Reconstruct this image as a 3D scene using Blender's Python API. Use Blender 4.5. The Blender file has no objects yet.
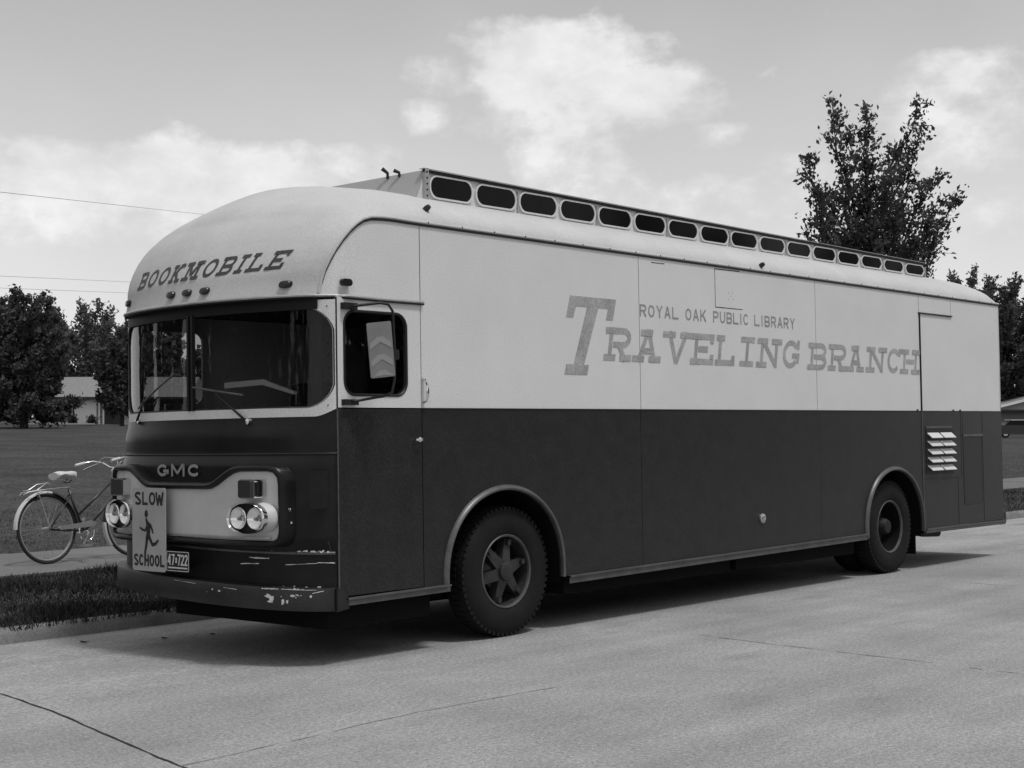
import bpy, math, random
import numpy as np
from mathutils import Vector, Matrix, geometry
R = math.radians
sc = bpy.context.scene
# ------------------------------------------------------------------ camera
F = 1500.0; YAW = R(41.5); PITCH = math.atan(32 / F)
cam_d = bpy.data.cameras.new('camera'); cam = bpy.data.objects.new('camera', cam_d)
sc.collection.objects.link(cam); sc.camera = cam
cam_d.sensor_width = 36; cam_d.lens = 36 * F / 1024; cam_d.clip_end = 3000; cam_d.clip_start = .1
cam.location = (-6.88, -7.65, 1.70)
cam.rotation_euler = (R(90) + PITCH, 0, YAW - R(90))
# ------------------------------------------------------------------ world, sun, exposure
SUN_EL, SUN_AZ = R(69), R(-84)         # azimuth counter-clockwise from +x; high hazy sun on the camera's side of the bus
w = bpy.data.worlds.new('World'); sc.world = w; w.use_nodes = True
nt = w.node_tree; N = nt.nodes; L = nt.links; N.clear()
def nd(t, **k):
    n = N.new(t)
    for a, b in k.items(): setattr(n, a, b)
    return n
def mth(op, a, b=None, clamp=False):
    n = nd('ShaderNodeMath', operation=op, use_clamp=clamp)
    for i, v in enumerate((a, b)):
        if v is None: continue
        if isinstance(v, (int, float)): n.inputs[i].default_value = v
        else: L.new(v, n.inputs[i])
    return n.outputs[0]
out = nd('ShaderNodeOutputWorld'); bg = nd('ShaderNodeBackground')
sky = nd('ShaderNodeTexSky', sky_type='NISHITA'); sky.sun_disc = False
sky.sun_elevation = SUN_EL; sky.sun_rotation = R(90) - SUN_AZ
sky.dust_density = 3.0; sky.air_density = 1.0
bw = nd('ShaderNodeRGBToBW'); L.new(sky.outputs[0], bw.inputs[0])
tc = nd('ShaderNodeTexCoord')
nrm = nd('ShaderNodeVectorMath', operation='NORMALIZE'); L.new(tc.outputs['Generated'], nrm.inputs[0])
mp = nd('ShaderNodeMapping'); mp.inputs['Scale'].default_value = (1, 1, 1.5); L.new(nrm.outputs[0], mp.inputs[0])
n1 = nd('ShaderNodeTexNoise'); n1.inputs['Scale'].default_value = 12; n1.inputs['Detail'].default_value = 9; n1.inputs['Roughness'].default_value = .6
n2 = nd('ShaderNodeTexNoise'); n2.inputs['Scale'].default_value = 2.6; n2.inputs['Detail'].default_value = 4
n3 = nd('ShaderNodeTexNoise'); n3.inputs['Scale'].default_value = 34; n3.inputs['Detail'].default_value = 5
for n in (n1, n2, n3): L.new(mp.outputs[0], n.inputs['Vector'])
def direction(px, py):
    fw0 = Vector((math.cos(YAW), math.sin(YAW), 0)); rt = Vector((math.sin(YAW), -math.cos(YAW), 0)); up0 = Vector((0, 0, 1))
    fw = fw0 * math.cos(PITCH) + up0 * math.sin(PITCH); up = -fw0 * math.sin(PITCH) + up0 * math.cos(PITCH)
    return (fw + rt * (px - 512) / F - up * (py - 384) / F).normalized()
# cumulus banks: centre direction (azimuth, elevation in radians), half-widths, weight
BANKS = [(540, 62, 95, 42, 1.0), (640, 98, 95, 34, .95), (438, 72, 42, 24, .8), (425, 112, 30, 18, .7), (715, 135, 45, 16, .7),
         (130, 172, 130, 34, 1.0), (30, 165, 55, 34, .9), (240, 185, 120, 34, .85), (330, 165, 110, 24, .6), (940, 80, 75, 34, .75), (985, 130, 70, 40, .7),
         (1010, 225, 70, 45, .8), (700, 190, 260, 60, .42), (90, 215, 170, 34, .55), (560, 130, 130, 40, .6), (500, 40, 60, 26, .7)]
sep = nd('ShaderNodeSeparateXYZ'); L.new(nrm.outputs[0], sep.inputs[0])
az = mth('ARCTAN2', sep.outputs[1], sep.outputs[0]); el = mth('ARCSINE', sep.outputs[2])
cov = None
for px, py, sx, sy, wt in BANKS:
    d = direction(px, py); a0 = math.atan2(d.y, d.x); e0 = math.asin(d.z)
    qa = mth('POWER', mth('ABSOLUTE', mth('DIVIDE', mth('SUBTRACT', az, a0), sx / F)), 2.0)
    de = mth('SUBTRACT', el, e0)
    qt = mth('POWER', mth('MAXIMUM', mth('DIVIDE', de, sy * .95 / F), 0.0), 4.0)         # crisp crown above
    qb = mth('POWER', mth('MAXIMUM', mth('DIVIDE', mth('MULTIPLY', de, -1.0), sy * 1.3 / F), 0.0), 2.0)   # soft base below
    qe = mth('ADD', qt, qb)
    g = mth('MULTIPLY', mth('EXPONENT', mth('MULTIPLY', mth('ADD', qa, qe), -.8)), wt)
    cov = g if cov is None else mth('MAXIMUM', cov, g)
# billows: coverage plus fractal noise, thresholded softly
bil = mth('ADD', mth('MULTIPLY', cov, .62), mth('MULTIPLY', mth('SUBTRACT', n1.outputs[0], .5), 1.35))
bil = mth('ADD', bil, mth('MULTIPLY', mth('SUBTRACT', n3.outputs[0], .5), .25))
mask = mth('MULTIPLY', mth('SUBTRACT', bil, .20), 3.9, True)
fill = mth('MULTIPLY', mth('SUBTRACT', n2.outputs[0], .42), 1.2, True)
base = mth('ADD', mth('MULTIPLY', bw.outputs[0], .012), .42)             # thin veil over the blue
base = mth('ADD', base, mth('MULTIPLY', fill, .24))
haz = mth('MULTIPLY', mth('SUBTRACT', .29, el), 1.0, True)                # brighter towards the horizon
base = mth('ADD', base, mth('MULTIPLY', haz, 1.3))
shade = mth('ADD', .74, mth('MULTIPLY', mth('SUBTRACT', n1.outputs[0], .45), .8))
shade = mth('ADD', shade, mth('MULTIPLY', mth('SUBTRACT', n2.outputs[0], .5), .45))
tot = nd('ShaderNodeMix', data_type='FLOAT'); L.new(mask, tot.inputs[0]); L.new(base, tot.inputs[2]); L.new(shade, tot.inputs[3])
zen = mth('MULTIPLY', mth('SUBTRACT', el, .27), 1.25, True)                 # an overcast sky is brightest overhead
gain = mth('ADD', 1.0, mth('MULTIPLY', zen, .35))
L.new(mth('MULTIPLY', tot.outputs[0], gain), bg.inputs[0]); bg.inputs[1].default_value = 1.0
L.new(bg.outputs[0], out.inputs[0])
sd = bpy.data.lights.new('sun', 'SUN'); sun = bpy.data.objects.new('sun', sd); sc.collection.objects.link(sun)
sd.energy = 2.0; sd.angle = R(9); sd.color = (1, 1, 1)
sdir = Vector((math.cos(SUN_EL) * math.cos(SUN_AZ), math.cos(SUN_EL) * math.sin(SUN_AZ), math.sin(SUN_EL)))
sun.rotation_euler = sdir.to_track_quat('Z', 'Y').to_euler(); sun.location = (0, 0, 30)
vs = sc.view_settings; vs.view_transform = 'Standard'; vs.look = 'None'; vs.exposure = 0; vs.gamma = 1
# ------------------------------------------------------------------ materials (a black and white photograph: all greys)
def mat(name, v, rough=.6, var=0.0, scale=3.0, spec=.5, metal=0.0, bump=0.0, bscale=40, grain=0.0, coat=0.0, stretch=None):
    m = bpy.data.materials.new(name); m.use_nodes = True; t = m.node_tree; p = t.nodes['Principled BSDF']
    p.inputs['Base Color'].default_value = (v, v, v, 1); p.inputs['Roughness'].default_value = rough
    p.inputs['Specular IOR Level'].default_value = spec; p.inputs['Metallic'].default_value = metal; p.inputs['Coat Weight'].default_value = coat
    if var or bump or grain:
        c = t.nodes.new('ShaderNodeTexCoord'); src = c.outputs['Object']
        if stretch:
            q = t.nodes.new('ShaderNodeMapping'); q.inputs['Scale'].default_value = stretch; t.links.new(src, q.inputs[0]); src = q.outputs[0]
        n = t.nodes.new('ShaderNodeTexNoise'); n.inputs['Scale'].default_value = scale; n.inputs['Detail'].default_value = 8; n.inputs['Roughness'].default_value = .65
        t.links.new(src, n.inputs['Vector'])
        g = t.nodes.new('ShaderNodeTexNoise'); g.inputs['Scale'].default_value = bscale; g.inputs['Detail'].default_value = 3; t.links.new(c.outputs['Object'], g.inputs['Vector'])
        a = t.nodes.new('ShaderNodeMapRange'); a.inputs[1].default_value = .3; a.inputs[2].default_value = .7; a.inputs[3].default_value = v * (1 - var); a.inputs[4].default_value = v * (1 + var)
        t.links.new(n.outputs[0], a.inputs[0])
        b = t.nodes.new('ShaderNodeMapRange'); b.inputs[1].default_value = .3; b.inputs[2].default_value = .7; b.inputs[3].default_value = 1 - grain; b.inputs[4].default_value = 1 + grain
        t.links.new(g.outputs[0], b.inputs[0])
        k = t.nodes.new('ShaderNodeMath'); k.operation = 'MULTIPLY'; t.links.new(a.outputs[0], k.inputs[0]); t.links.new(b.outputs[0], k.inputs[1])
        t.links.new(k.outputs[0], p.inputs['Base Color'])
        if bump:
            u = t.nodes.new('ShaderNodeBump'); u.inputs['Strength'].default_value = bump; u.inputs['Distance'].default_value = .02
            t.links.new(g.outputs[0], u.inputs['Height']); t.links.new(u.outputs[0], p.inputs['Normal'])
    return m
def mat_glass(name, tint=.75, refl=1.0):
    m = bpy.data.materials.new(name); m.use_nodes = True; t = m.node_tree; t.nodes.clear()
    o = t.nodes.new('ShaderNodeOutputMaterial'); mx = t.nodes.new('ShaderNodeMixShader')
    tr = t.nodes.new('ShaderNodeBsdfTransparent'); tr.inputs[0].default_value = (tint, tint, tint, 1)
    gl = t.nodes.new('ShaderNodeBsdfGlossy'); gl.inputs['Roughness'].default_value = .01; gl.inputs[0].default_value = (refl, refl, refl, 1)
    fr = t.nodes.new('ShaderNodeFresnel'); fr.inputs[0].default_value = 1.33
    t.links.new(fr.outputs[0], mx.inputs[0]); t.links.new(tr.outputs[0], mx.inputs[1]); t.links.new(gl.outputs[0], mx.inputs[2]); t.links.new(mx.outputs[0], o.inputs[0])
    return m
M = dict(
    white=mat('cream_paint', .64, .5, .05, 1.3, bscale=125, grain=.17, spec=.25),
    roofw=mat('white_roof_paint', .50, .55, .09, 1.6, bscale=125, grain=.14, spec=.2),
    dark=mat('dark_body_paint', .0215, .33, .22, 5.5, bscale=120, grain=.55, spec=.3),
    front=mat('dark_front_paint', .012, .32, .35, 3, bscale=150, grain=.25, spec=.2),
    trim=mat('skirt_trim', .10, .4, .3, 6, bscale=90, grain=.15, metal=.3),
    chrome=mat('chrome', .75, .12, metal=1.0),
    dull=mat('worn_aluminium', .5, .38, .2, 8, metal=.7),
    black=mat('black_rubber', .012, .6),
    dk=mat('dark_cavity', .008, .9, spec=.1),
    tyre=mat('tyre_rubber', .009, .8, .3, 12, bscale=120, grain=.2, spec=.25),
    rim=mat('wheel_paint', .024, .5, .4, 9, bscale=80, grain=.3),
    rimlight=mat('wheel_ring', .09, .45, .3, 9, metal=.3),
    gasket=mat('gasket', .015, .5, spec=.3),
    letter=mat('faded_lettering', .345, .5, .22, 5, bscale=45, grain=.2, spec=.2),
    lettersmall=mat('small_lettering', .27, .5, .13, 7, spec=.3),
    letterdk=mat('dark_lettering', .04, .5, .2, 7),
    glass=mat_glass('glass', .7), dglass=mat('dark_window', .004, .1, .3, 5, spec=.12),
    panel=mat('front_panel_paint', .53, .4, .1, 3, bscale=120, grain=.05),
    lens=mat('marker_lens', .012, .2), lensd=mat('indicator_lens', .035, .22), lamp=mat('lamp_glass', .85, .16, metal=.95),
    sign=mat('sign_paint', .36, .5, .12, 5), signdk=mat('sign_letters', .015, .5),
    plate=mat('plate_enamel', .02, .4), platel=mat('plate_figures', .6, .4),
    chip=mat('chipped_primer', .55, .7, .3, 30),
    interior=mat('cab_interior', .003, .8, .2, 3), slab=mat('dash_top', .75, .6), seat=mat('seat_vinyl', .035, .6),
    rampg=mat('raised_roof_sheet', .36, .6, .08, 3), mirror=mat('mirror_back', .20, .45, .1, 8), mirrorl=mat('mirror_mark', .28, .45),
    wood=mat('bark', .05, .9, .3, 14, spec=.1),
)
def mat_leaf(name, v, spread=.45):
    m = bpy.data.materials.new(name); m.use_nodes = True; t = m.node_tree; t.nodes.clear()
    o = t.nodes.new('ShaderNodeOutputMaterial'); df = t.nodes.new('ShaderNodeBsdfDiffuse'); tl = t.nodes.new('ShaderNodeBsdfTranslucent'); mx = t.nodes.new('ShaderNodeMixShader'); mx.inputs[0].default_value = .28
    c = t.nodes.new('ShaderNodeTexCoord'); n = t.nodes.new('ShaderNodeTexNoise'); n.inputs['Scale'].default_value = 1.7; n.inputs['Detail'].default_value = 6; t.links.new(c.outputs['Object'], n.inputs['Vector'])
    a = t.nodes.new('ShaderNodeMapRange'); a.inputs[1].default_value = .3; a.inputs[2].default_value = .7; a.inputs[3].default_value = v * (1 - spread); a.inputs[4].default_value = v * (1 + spread)
    t.links.new(n.outputs[0], a.inputs[0]); t.links.new(a.outputs[0], df.inputs[0]); t.links.new(a.outputs[0], tl.inputs[0])
    t.links.new(df.outputs[0], mx.inputs[1]); t.links.new(tl.outputs[0], mx.inputs[2]); t.links.new(mx.outputs[0], o.inputs[0])
    return m
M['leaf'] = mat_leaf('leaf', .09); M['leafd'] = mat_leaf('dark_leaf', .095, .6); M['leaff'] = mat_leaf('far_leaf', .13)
def mat_road():
    m = mat('concrete_road', .30, .85, .0, 1, spec=.25); t = m.node_tree; p = t.nodes['Principled BSDF']
    c = t.nodes.new('ShaderNodeTexCoord')
    def noise(s, d, st=(1, 1, 1), rg=.6):
        q = t.nodes.new('ShaderNodeMapping'); q.inputs['Scale'].default_value = st; t.links.new(c.outputs['Object'], q.inputs[0])
        n = t.nodes.new('ShaderNodeTexNoise'); n.inputs['Scale'].default_value = s; n.inputs['Detail'].default_value = d; n.inputs['Roughness'].default_value = rg; t.links.new(q.outputs[0], n.inputs['Vector']); return n.outputs[0]
    def rng(v, a, b, lo=.3, hi=.7):
        r = t.nodes.new('ShaderNodeMapRange'); r.inputs[1].default_value = lo; r.inputs[2].default_value = hi; r.inputs[3].default_value = a; r.inputs[4].default_value = b; t.links.new(v, r.inputs[0]); return r.outputs[0]
    def mul(a, b):
        k = t.nodes.new('ShaderNodeMath'); k.operation = 'MULTIPLY'
        for i, v in enumerate((a, b)):
            if isinstance(v, float): k.inputs[i].default_value = v
            else: t.links.new(v, k.inputs[i])
        return k.outputs[0]
    f = mul(rng(noise(.55, 6), .82, 1.16), rng(noise(1.0, 6, (.10, 2.2, 1)), .86, 1.12))
    f = mul(f, rng(noise(75, 3, rg=.7), .60, 1.40)); f = mul(f, rng(noise(34, 4), .74, 1.26)); f = mul(f, rng(noise(5, 7, rg=.7), .93, 1.06))
    sp = rng(noise(38, 2), .0, 1.0, .27, .31); f = mul(f, rng(sp, .6, 1.0, 0, 1))       # sparse dark pits
    st_ = rng(noise(1.1, 4, (.45, 1.3, 1), .55), 1.0, .8, .60, .72); f = mul(f, st_)      # old oil and tyre stains
    f = mul(f, rng(noise(3.2, 2), 1.0, .82, .70, .76))
    f = mul(f, .28); t.links.new(f, p.inputs['Base Color'])
    b = t.nodes.new('ShaderNodeBump'); b.inputs['Strength'].default_value = .35; b.inputs['Distance'].default_value = .006; t.links.new(noise(75, 4), b.inputs['Height']); t.links.new(b.outputs[0], p.inputs['Normal'])
    return m
M['road'] = mat_road()
M['kerb'] = mat('kerb_concrete', .18, .85, .3, 2.2, bscale=70, grain=.2, bump=.3, spec=.2)
M['walk'] = mat('sidewalk_concrete', .14, .85, .13, 1.2, bscale=60, grain=.2, bump=.3, spec=.2)
M['crack'] = mat('joint_filler', .035, .9, .3, 9, spec=.1); M['faint'] = mat('worn_joint', .235, .9, .3, 5, spec=.1)
M['grass'] = mat('lawn', .055, .95, .34, .35, bscale=9, grain=.5, bump=.8, spec=.05, stretch=(1, 1, 1))
M['blade'] = mat('grass_blades', .032, .8, .45, 2.5, spec=.15)
M['bikew'] = mat('white_enamel', .55, .35); M['bikef'] = mat('bicycle_frame_paint', .022, .35); M['spoke'] = mat('spoke_wire', .3, .4, metal=.6)
M['housew'] = mat('white_siding', .8, .7, .05, 1); M['houser'] = mat('roof_shingle', .2, .9, .15, 3); M['houseb'] = mat('grey_brick', .13, .8, .1, 3)
M['shutter'] = mat('dark_trim', .02, .7); M['wire'] = mat('cable', .12, .7); M['car'] = mat('car_paint', .03, .3); M['carl'] = mat('light_car_paint', .6, .3)
# ------------------------------------------------------------------ object helpers
def link(o, parent=None):
    sc.collection.objects.link(o)
    if parent is not None: o.parent = parent
    return o
def tag(o, label=None, cat=None, group=None, kind=None):
    for k, v in (('label', label), ('category', cat), ('group', group), ('kind', kind)):
        if v: o[k] = v
    return o
def empty(name, loc=(0, 0, 0), rot=(0, 0, 0)):
    o = bpy.data.objects.new(name, None); o.empty_display_size = .2; link(o); o.location = loc; o.rotation_euler = rot; return o
class MB:
    def __init__(s): s.v = []; s.f = []; s.sm = []
    def add(s, vs, fs, smooth=False):
        b = len(s.v); s.v += [tuple(x) for x in vs]; s.f += [tuple(b + i for i in f) for f in fs]; s.sm += [smooth] * len(fs); return s
    def box(s, a, b):
        (x0, y0, z0), (x1, y1, z1) = a, b
        return s.add([(x, y, z) for x in (x0, x1) for y in (y0, y1) for z in (z0, z1)], [(0, 1, 3, 2), (4, 6, 7, 5), (0, 4, 5, 1), (2, 3, 7, 6), (0, 2, 6, 4), (1, 5, 7, 3)])
    def obox(s, c, ax, ay, az):          # centre and three half-axis vectors
        c, ax, ay, az = map(Vector, (c, ax, ay, az))
        return s.add([c + ax * i + ay * j + az * k for i in (-1, 1) for j in (-1, 1) for k in (-1, 1)], [(0, 1, 3, 2), (4, 6, 7, 5), (0, 4, 5, 1), (2, 3, 7, 6), (0, 2, 6, 4), (1, 5, 7, 3)])
    def tube(s, pts, r, n=10, cap=True, close=False):
        pts = [Vector(p) for p in pts]; m = len(pts); rs = r if isinstance(r, (list, tuple)) else [r] * m
        vs, fs = [], []; prev = None
        for i, p in enumerate(pts):
            if close: d = (pts[(i + 1) % m] - pts[i - 1])
            else: d = pts[min(i + 1, m - 1)] - pts[max(i - 1, 0)]
            d.normalize()
            if prev is None: u = d.orthogonal().normalized()
            else: u = (prev - d * prev.dot(d)); u = u.normalized() if u.length > 1e-6 else d.orthogonal().normalized()
            prev = u; v = d.cross(u)
            for k in range(n):
                a = 2 * math.pi * k / n; vs.append(p + (u * math.cos(a) + v * math.sin(a)) * rs[i])
        for i in range(m if close else m - 1):
            j = (i + 1) % m
            for k in range(n): fs.append((i * n + k, i * n + (k + 1) % n, j * n + (k + 1) % n, j * n + k))
        s.add(vs, fs, True)
        if cap and not close: s.add([vs[k] for k in range(n)], [tuple(reversed(range(n)))]); s.add([vs[(m - 1) * n + k] for k in range(n)], [tuple(range(n))])
        return s
    def grid(s, rows, smooth=True, close=False):
        n = len(rows[0]); vs = [p for r in rows for p in r]; fs = []
        for i in range(len(rows) - 1):
            for k in range(n if close else n - 1):
                k2 = (k + 1) % n; fs.append((i * n + k, i * n + k2, (i + 1) * n + k2, (i + 1) * n + k))
        return s.add(vs, fs, smooth)
    def lathe(s, prof, c, axis, n=48, smooth=True):      # prof: list of (distance along axis, radius)
        c = Vector(c); axis = Vector(axis).normalized(); u = axis.orthogonal().normalized(); v = axis.cross(u)
        return s.grid([[c + axis * d + (u * math.cos(2 * math.pi * k / n) + v * math.sin(2 * math.pi * k / n)) * r for k in range(n)] for d, r in prof], smooth, True)
    def plate(s, loops, fn, depth):      # 2-D polygon with holes; fn maps (a, b) to 3-D, depth vector gives the thickness
        tri = geometry.tessellate_polygon([[Vector((a, b, 0)) for a, b in lp] for lp in loops]); flat = [p for lp in loops for p in lp]
        A = [Vector(fn(a, b)) for a, b in flat]; D = Vector(depth); n = len(A)
        s.add(A, [tuple(t) for t in tri]); s.add([p + D for p in A], [tuple(reversed(t)) for t in tri])
        k = 0
        for lp in loops:
            m = len(lp)
            for i in range(m):
                a, b = A[k + i], A[k + (i + 1) % m]; s.add([a, b, b + D, a + D], [(0, 1, 2, 3)])
            k += m
        return s
    def build(s, name, m, parent=None, recalc=True):
        me = bpy.data.meshes.new(name); me.from_pydata(s.v, [], s.f)
        me.polygons.foreach_set('use_smooth', s.sm); me.materials.append(M[m] if isinstance(m, str) else m)
        if recalc:
            import bmesh
            bm = bmesh.new(); bm.from_mesh(me); bmesh.ops.remove_doubles(bm, verts=bm.verts, dist=1e-5); bmesh.ops.recalc_face_normals(bm, faces=bm.faces)
            for e in bm.edges:
                if len(e.link_faces) == 2 and e.calc_face_angle(0) > R(38): e.smooth = False
            bm.to_mesh(me); bm.free()
        me.update(); return link(bpy.data.objects.new(name, me), parent)
def lerp(a, b, t): return a + (b - a) * t
def rrect(x0, z0, x1, z1, r, n=6):
    o = []
    for cx, cz, a0 in ((x1 - r, z0 + r, -90), (x1 - r, z1 - r, 0), (x0 + r, z1 - r, 90), (x0 + r, z0 + r, 180)):
        for k in range(n + 1): a = R(a0 + 90 * k / n); o.append((cx + r * math.cos(a), cz + r * math.sin(a)))
    return o
# ------------------------------------------------------------------ stroke lettering (slab serif and plain)
def arc(cx, cy, rx, ry, a0, a1, n=8): return [(cx + rx * math.cos(R(lerp(a0, a1, k / n))), cy + ry * math.sin(R(lerp(a0, a1, k / n)))) for k in range(n + 1)]
def glyph(ch, t, serif=True):
    h = t / 2; B, T_ = h, 1 - h; Lx, Rx = .5 * t + (.1 if serif else 0), 1 - .5 * t - (.1 if serif else 0)
    S = []; fs = []      # strokes, serif positions
    def st(*p): S.append(list(p))
    mid = .5
    if ch == 'T': st((.5, 0), (.5, 1 - t)); st((.0, T_), (1, T_)); fs = [(.5, 0)];
    elif ch == 'I':
        st((.5, 0), (.5, 1))
        if serif: st((0, h), (1, h)); st((0, T_), (1, T_))
    elif ch == 'L': st((Lx, 0), (Lx, 1)); st((Lx + h, h), (1, h)); fs = [(Lx, 0), (Lx, 1)]
    elif ch == 'E': st((Lx, 0), (Lx, 1)); st((Lx + h, h), (1, h)); st((Lx + h, T_), (.97, T_)); st((Lx + h, mid), (.72, mid)); fs = [(Lx, 0), (Lx, 1)]
    elif ch == 'H': st((Lx, 0), (Lx, 1)); st((Rx, 0), (Rx, 1)); st((Lx + h, mid), (Rx - h, mid)); fs = [(Lx, 0), (Lx, 1), (Rx, 0), (Rx, 1)]
    elif ch == 'N': st((Lx, 0), (Lx, 1)); st((Rx, 0), (Rx, 1)); st((Lx, 1 - t * .4), (Rx, t * .4)); fs = [(Lx, 0), (Lx, 1), (Rx, 1)]
    elif ch == 'M': st((Lx, 0), (Lx, 1)); st((Rx, 0), (Rx, 1)); st((Lx, 1), (.5, .25)); st((Rx, 1), (.5, .25)); fs = [(Lx, 0), (Lx, 1), (Rx, 0), (Rx, 1)]
    elif ch == 'A': st((Lx, 0), (.5, 1)); st((Rx, 0), (.5, 1)); st((.3, .34), (.7, .34)); fs = [(Lx, 0), (Rx, 0)] + ([(.44, 1)] if serif else [])
    elif ch == 'V': st((Lx, 1), (.5, 0)); st((Rx, 1), (.5, 0)); fs = [(Lx, 1), (Rx, 1)]
    elif ch == 'Y': st((Lx, 1), (.5, .48)); st((Rx, 1), (.5, .48)); st((.5, 0), (.5, .5)); fs = []
    elif ch == 'K': st((Lx, 0), (Lx, 1)); st((Lx + h, .42), (Rx, 1)); st((.45, .55), (Rx, 0)); fs = [(Lx, 0), (Lx, 1), (Rx, 0), (Rx, 1)]
    elif ch == 'W': st((.0, 1), (.25, 0)); st((.25, 0), (.5, .8)); st((.5, .8), (.75, 0)); st((.75, 0), (1, 1))
    elif ch in 'RPB':
        st((Lx, 0), (Lx, 1)); x = Lx + h; b = .48
        st((x, T_), (.66, T_), *arc(.66, (T_ + b) / 2, .9 - .66 , (T_ - b) / 2, 70, -70, 6), (.66, b), (x, b))
        if ch == 'R': st((.52, b), (Rx, 0)); fs = [(Lx, 0), (Lx, 1), (Rx, 0)]
        elif ch == 'B': st((.6, b), *arc(.66, (B + b) / 2, .27, (b - B) / 2, 70, -70, 6), (.66, B), (x, B)); fs = [(Lx, 0), (Lx, 1)]
        else: fs = [(Lx, 0), (Lx, 1)]
    elif ch in 'CGO0D':
        if ch in 'O0': st(*arc(.5, .5, .5 - h, .5 - h, 90, 450, 20)[:-1], (.5, T_ ))
        elif ch == 'D': st((Lx, 0), (Lx, 1)); st((Lx + h, T_), (.5, T_), *arc(.5, .5, .5 - h, .5 - h, 70, -70, 8), (.5, B), (Lx + h, B))
        else:
            st(*arc(.5, .5, .5 - h, .5 - h, 38, 322, 16))
            if ch == 'G': st((.95, .18), (.95, .45)); st((.6, .45), (1.05, .45))
            if serif: st((.93, .68), (.93, 1))
    elif ch == 'U': st((h, 1), (h, .4), *arc(.5, .4, .5 - h, .4 - h, 190, 350, 8), (1 - h, .4), (1 - h, 1))
    elif ch == 'S': st(*arc(.5, .74, .5 - h, .26 - h * .9, 20, 250, 9), (.5, .5), *arc(.5, .26, .5 - h, .26 - h * .9, 70, -160, 9))
    elif ch == '1': st((.5, 0), (.5, 1))
    elif ch == '2': st(*arc(.5, .72, .5 - h, .28 - h, 170, -20, 8), (h, h), (1, h))
    elif ch == '4': st((.75, 0), (.75, 1)); st((.72, 1), (h * .6, .3), (1, .3))
    elif ch == '7': st((0, T_), (1 - h, T_), (.35, 0))
    elif ch == '8': st(*arc(.5, .74, .38, .26 - h, 0, 360, 12)); st(*arc(.5, .26, .45, .26 - h, 0, 360, 12))
    if serif:
        for x, y in fs: S.append([(x - .22 - .1 * 0, h if y == 0 else T_), (x + .22, h if y == 0 else T_)])
        if ch == 'T': S += [[(h * .55, 1), (h * .55, .69)], [(1 - h * .55, 1), (1 - h * .55, .69)]]
        if ch in 'EL': S.append([(1 - h, t), (1 - h, .34)])
        if ch == 'E': S.append([(.97 - h, 1 - t), (.97 - h, .7)])
    return S
def ribbon(mb, pts, wid, asp, mapf, lift, sub=.12):
    # pts in glyph units (x * asp gives real proportion); returns a strip with mitred joints
    P = [Vector((x * asp, y)) for x, y in pts]; Q = []
    for a, b in zip(P[:-1], P[1:]):
        k = max(1, int((b - a).length / sub))
        Q += [a.lerp(b, i / k) for i in range(k)]
    Q.append(P[-1]); rows = []
    for i, p in enumerate(Q):
        d1 = (Q[i] - Q[i - 1]).normalized() if i else (Q[1] - Q[0]).normalized(); d2 = (Q[i + 1] - Q[i]).normalized() if i < len(Q) - 1 else d1
        n1_ = Vector((-d1.y, d1.x)); n2_ = Vector((-d2.y, d2.x)); n = (n1_ + n2_)
        n = n.normalized() if n.length > .1 else n1_; s = wid / 2 / max(.5, n.dot(n1_))
        a, b = p + n * s, p - n * s; rows.append([mapf(a.x / asp, a.y, lift), mapf(b.x / asp, b.y, lift)])
    mb.grid(rows, False)
def letter(mb, ch, mapf, asp, t=.17, serif=True, lift0=0.0):
    for k, s in enumerate(glyph(ch, t, serif)): ribbon(mb, s, t * (.85 if serif and k > 8 else 1), asp, mapf, lift0 + .0006 * k)
# ================================================================== SETTING
def gz(x, y):     # lawn height: gentle rise to the far left
    base = lerp(.10, .22, min(1, max(0, (y - 3.2) / 2)))
    d = math.hypot(x, y); left = math.atan2(y, x)
    k = min(1, max(0, (left - R(38)) / R(20))); g = min(1, max(0, (d - 15) / 90))
    return base + (.75 * k * g) - .25 * (1 - k) * g
rows = []
for y in [-400, -150, -60, -25, -14.0]: rows.append([(x, y, .1) for x in np.r_[np.linspace(-600, -40, 12), np.linspace(-30, 160, 60), np.linspace(180, 900, 14)]])
MB().grid(rows).build('ground_near_side', 'grass'); g0 = bpy.data.objects['ground_near_side']; g0.name = 'lawn_across_road'; tag(g0, kind='structure')
ys = [8.25, 9, 10, 12, 14, 17, 20, 25, 30, 36, 43, 50, 60, 70, 80, 90, 100, 115, 130, 150, 180, 220, 300, 450, 900]
xs = list(np.r_[np.linspace(-900, -40, 14), np.linspace(-30, 180, 75), np.linspace(200, 1200, 16)])
tag(MB().grid([[(x, y, gz(x, y)) for x in xs] for y in ys]).build('ground', 'grass'), kind='structure')
xs2 = list(np.arange(-40, 161, 2.0))
tag(MB().grid([[(x, y, z) for x in [-300] + xs2 + [500]] for y, z in ((3.075, .044), (3.6, .095), (4.3, .185), (4.9, .215))]).build('verge_ground', 'grass'), kind='structure')
tag(MB().grid([[(x, y, z) for x in (-300, -40, 0, 40, 160, 500)] for y, z in ((-12.2, -.1), (-11, -.02), (-4, 0), (0, 0), (3.03, -.063))], False).build('road', 'road'), kind='structure')
# sidewalk slabs with grooved joints
mb = MB()
for i, x in enumerate(np.arange(-30, 160, 1.5)):
    j = random.Random(i).uniform(-.004, .004); mb.box((x + .006, 4.9, .0), (x + 1.494, 6.95, .238 + j))
o = tag(mb.build('sidewalk', 'walk'), kind='structure')
tag(MB().grid([[(x, y, gz(x, y) if y > 7 else .2) for x in xs] for y in (6.95, 7.4, 8.25)]).build('lawn_edge', 'grass'), kind='structure')
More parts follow.
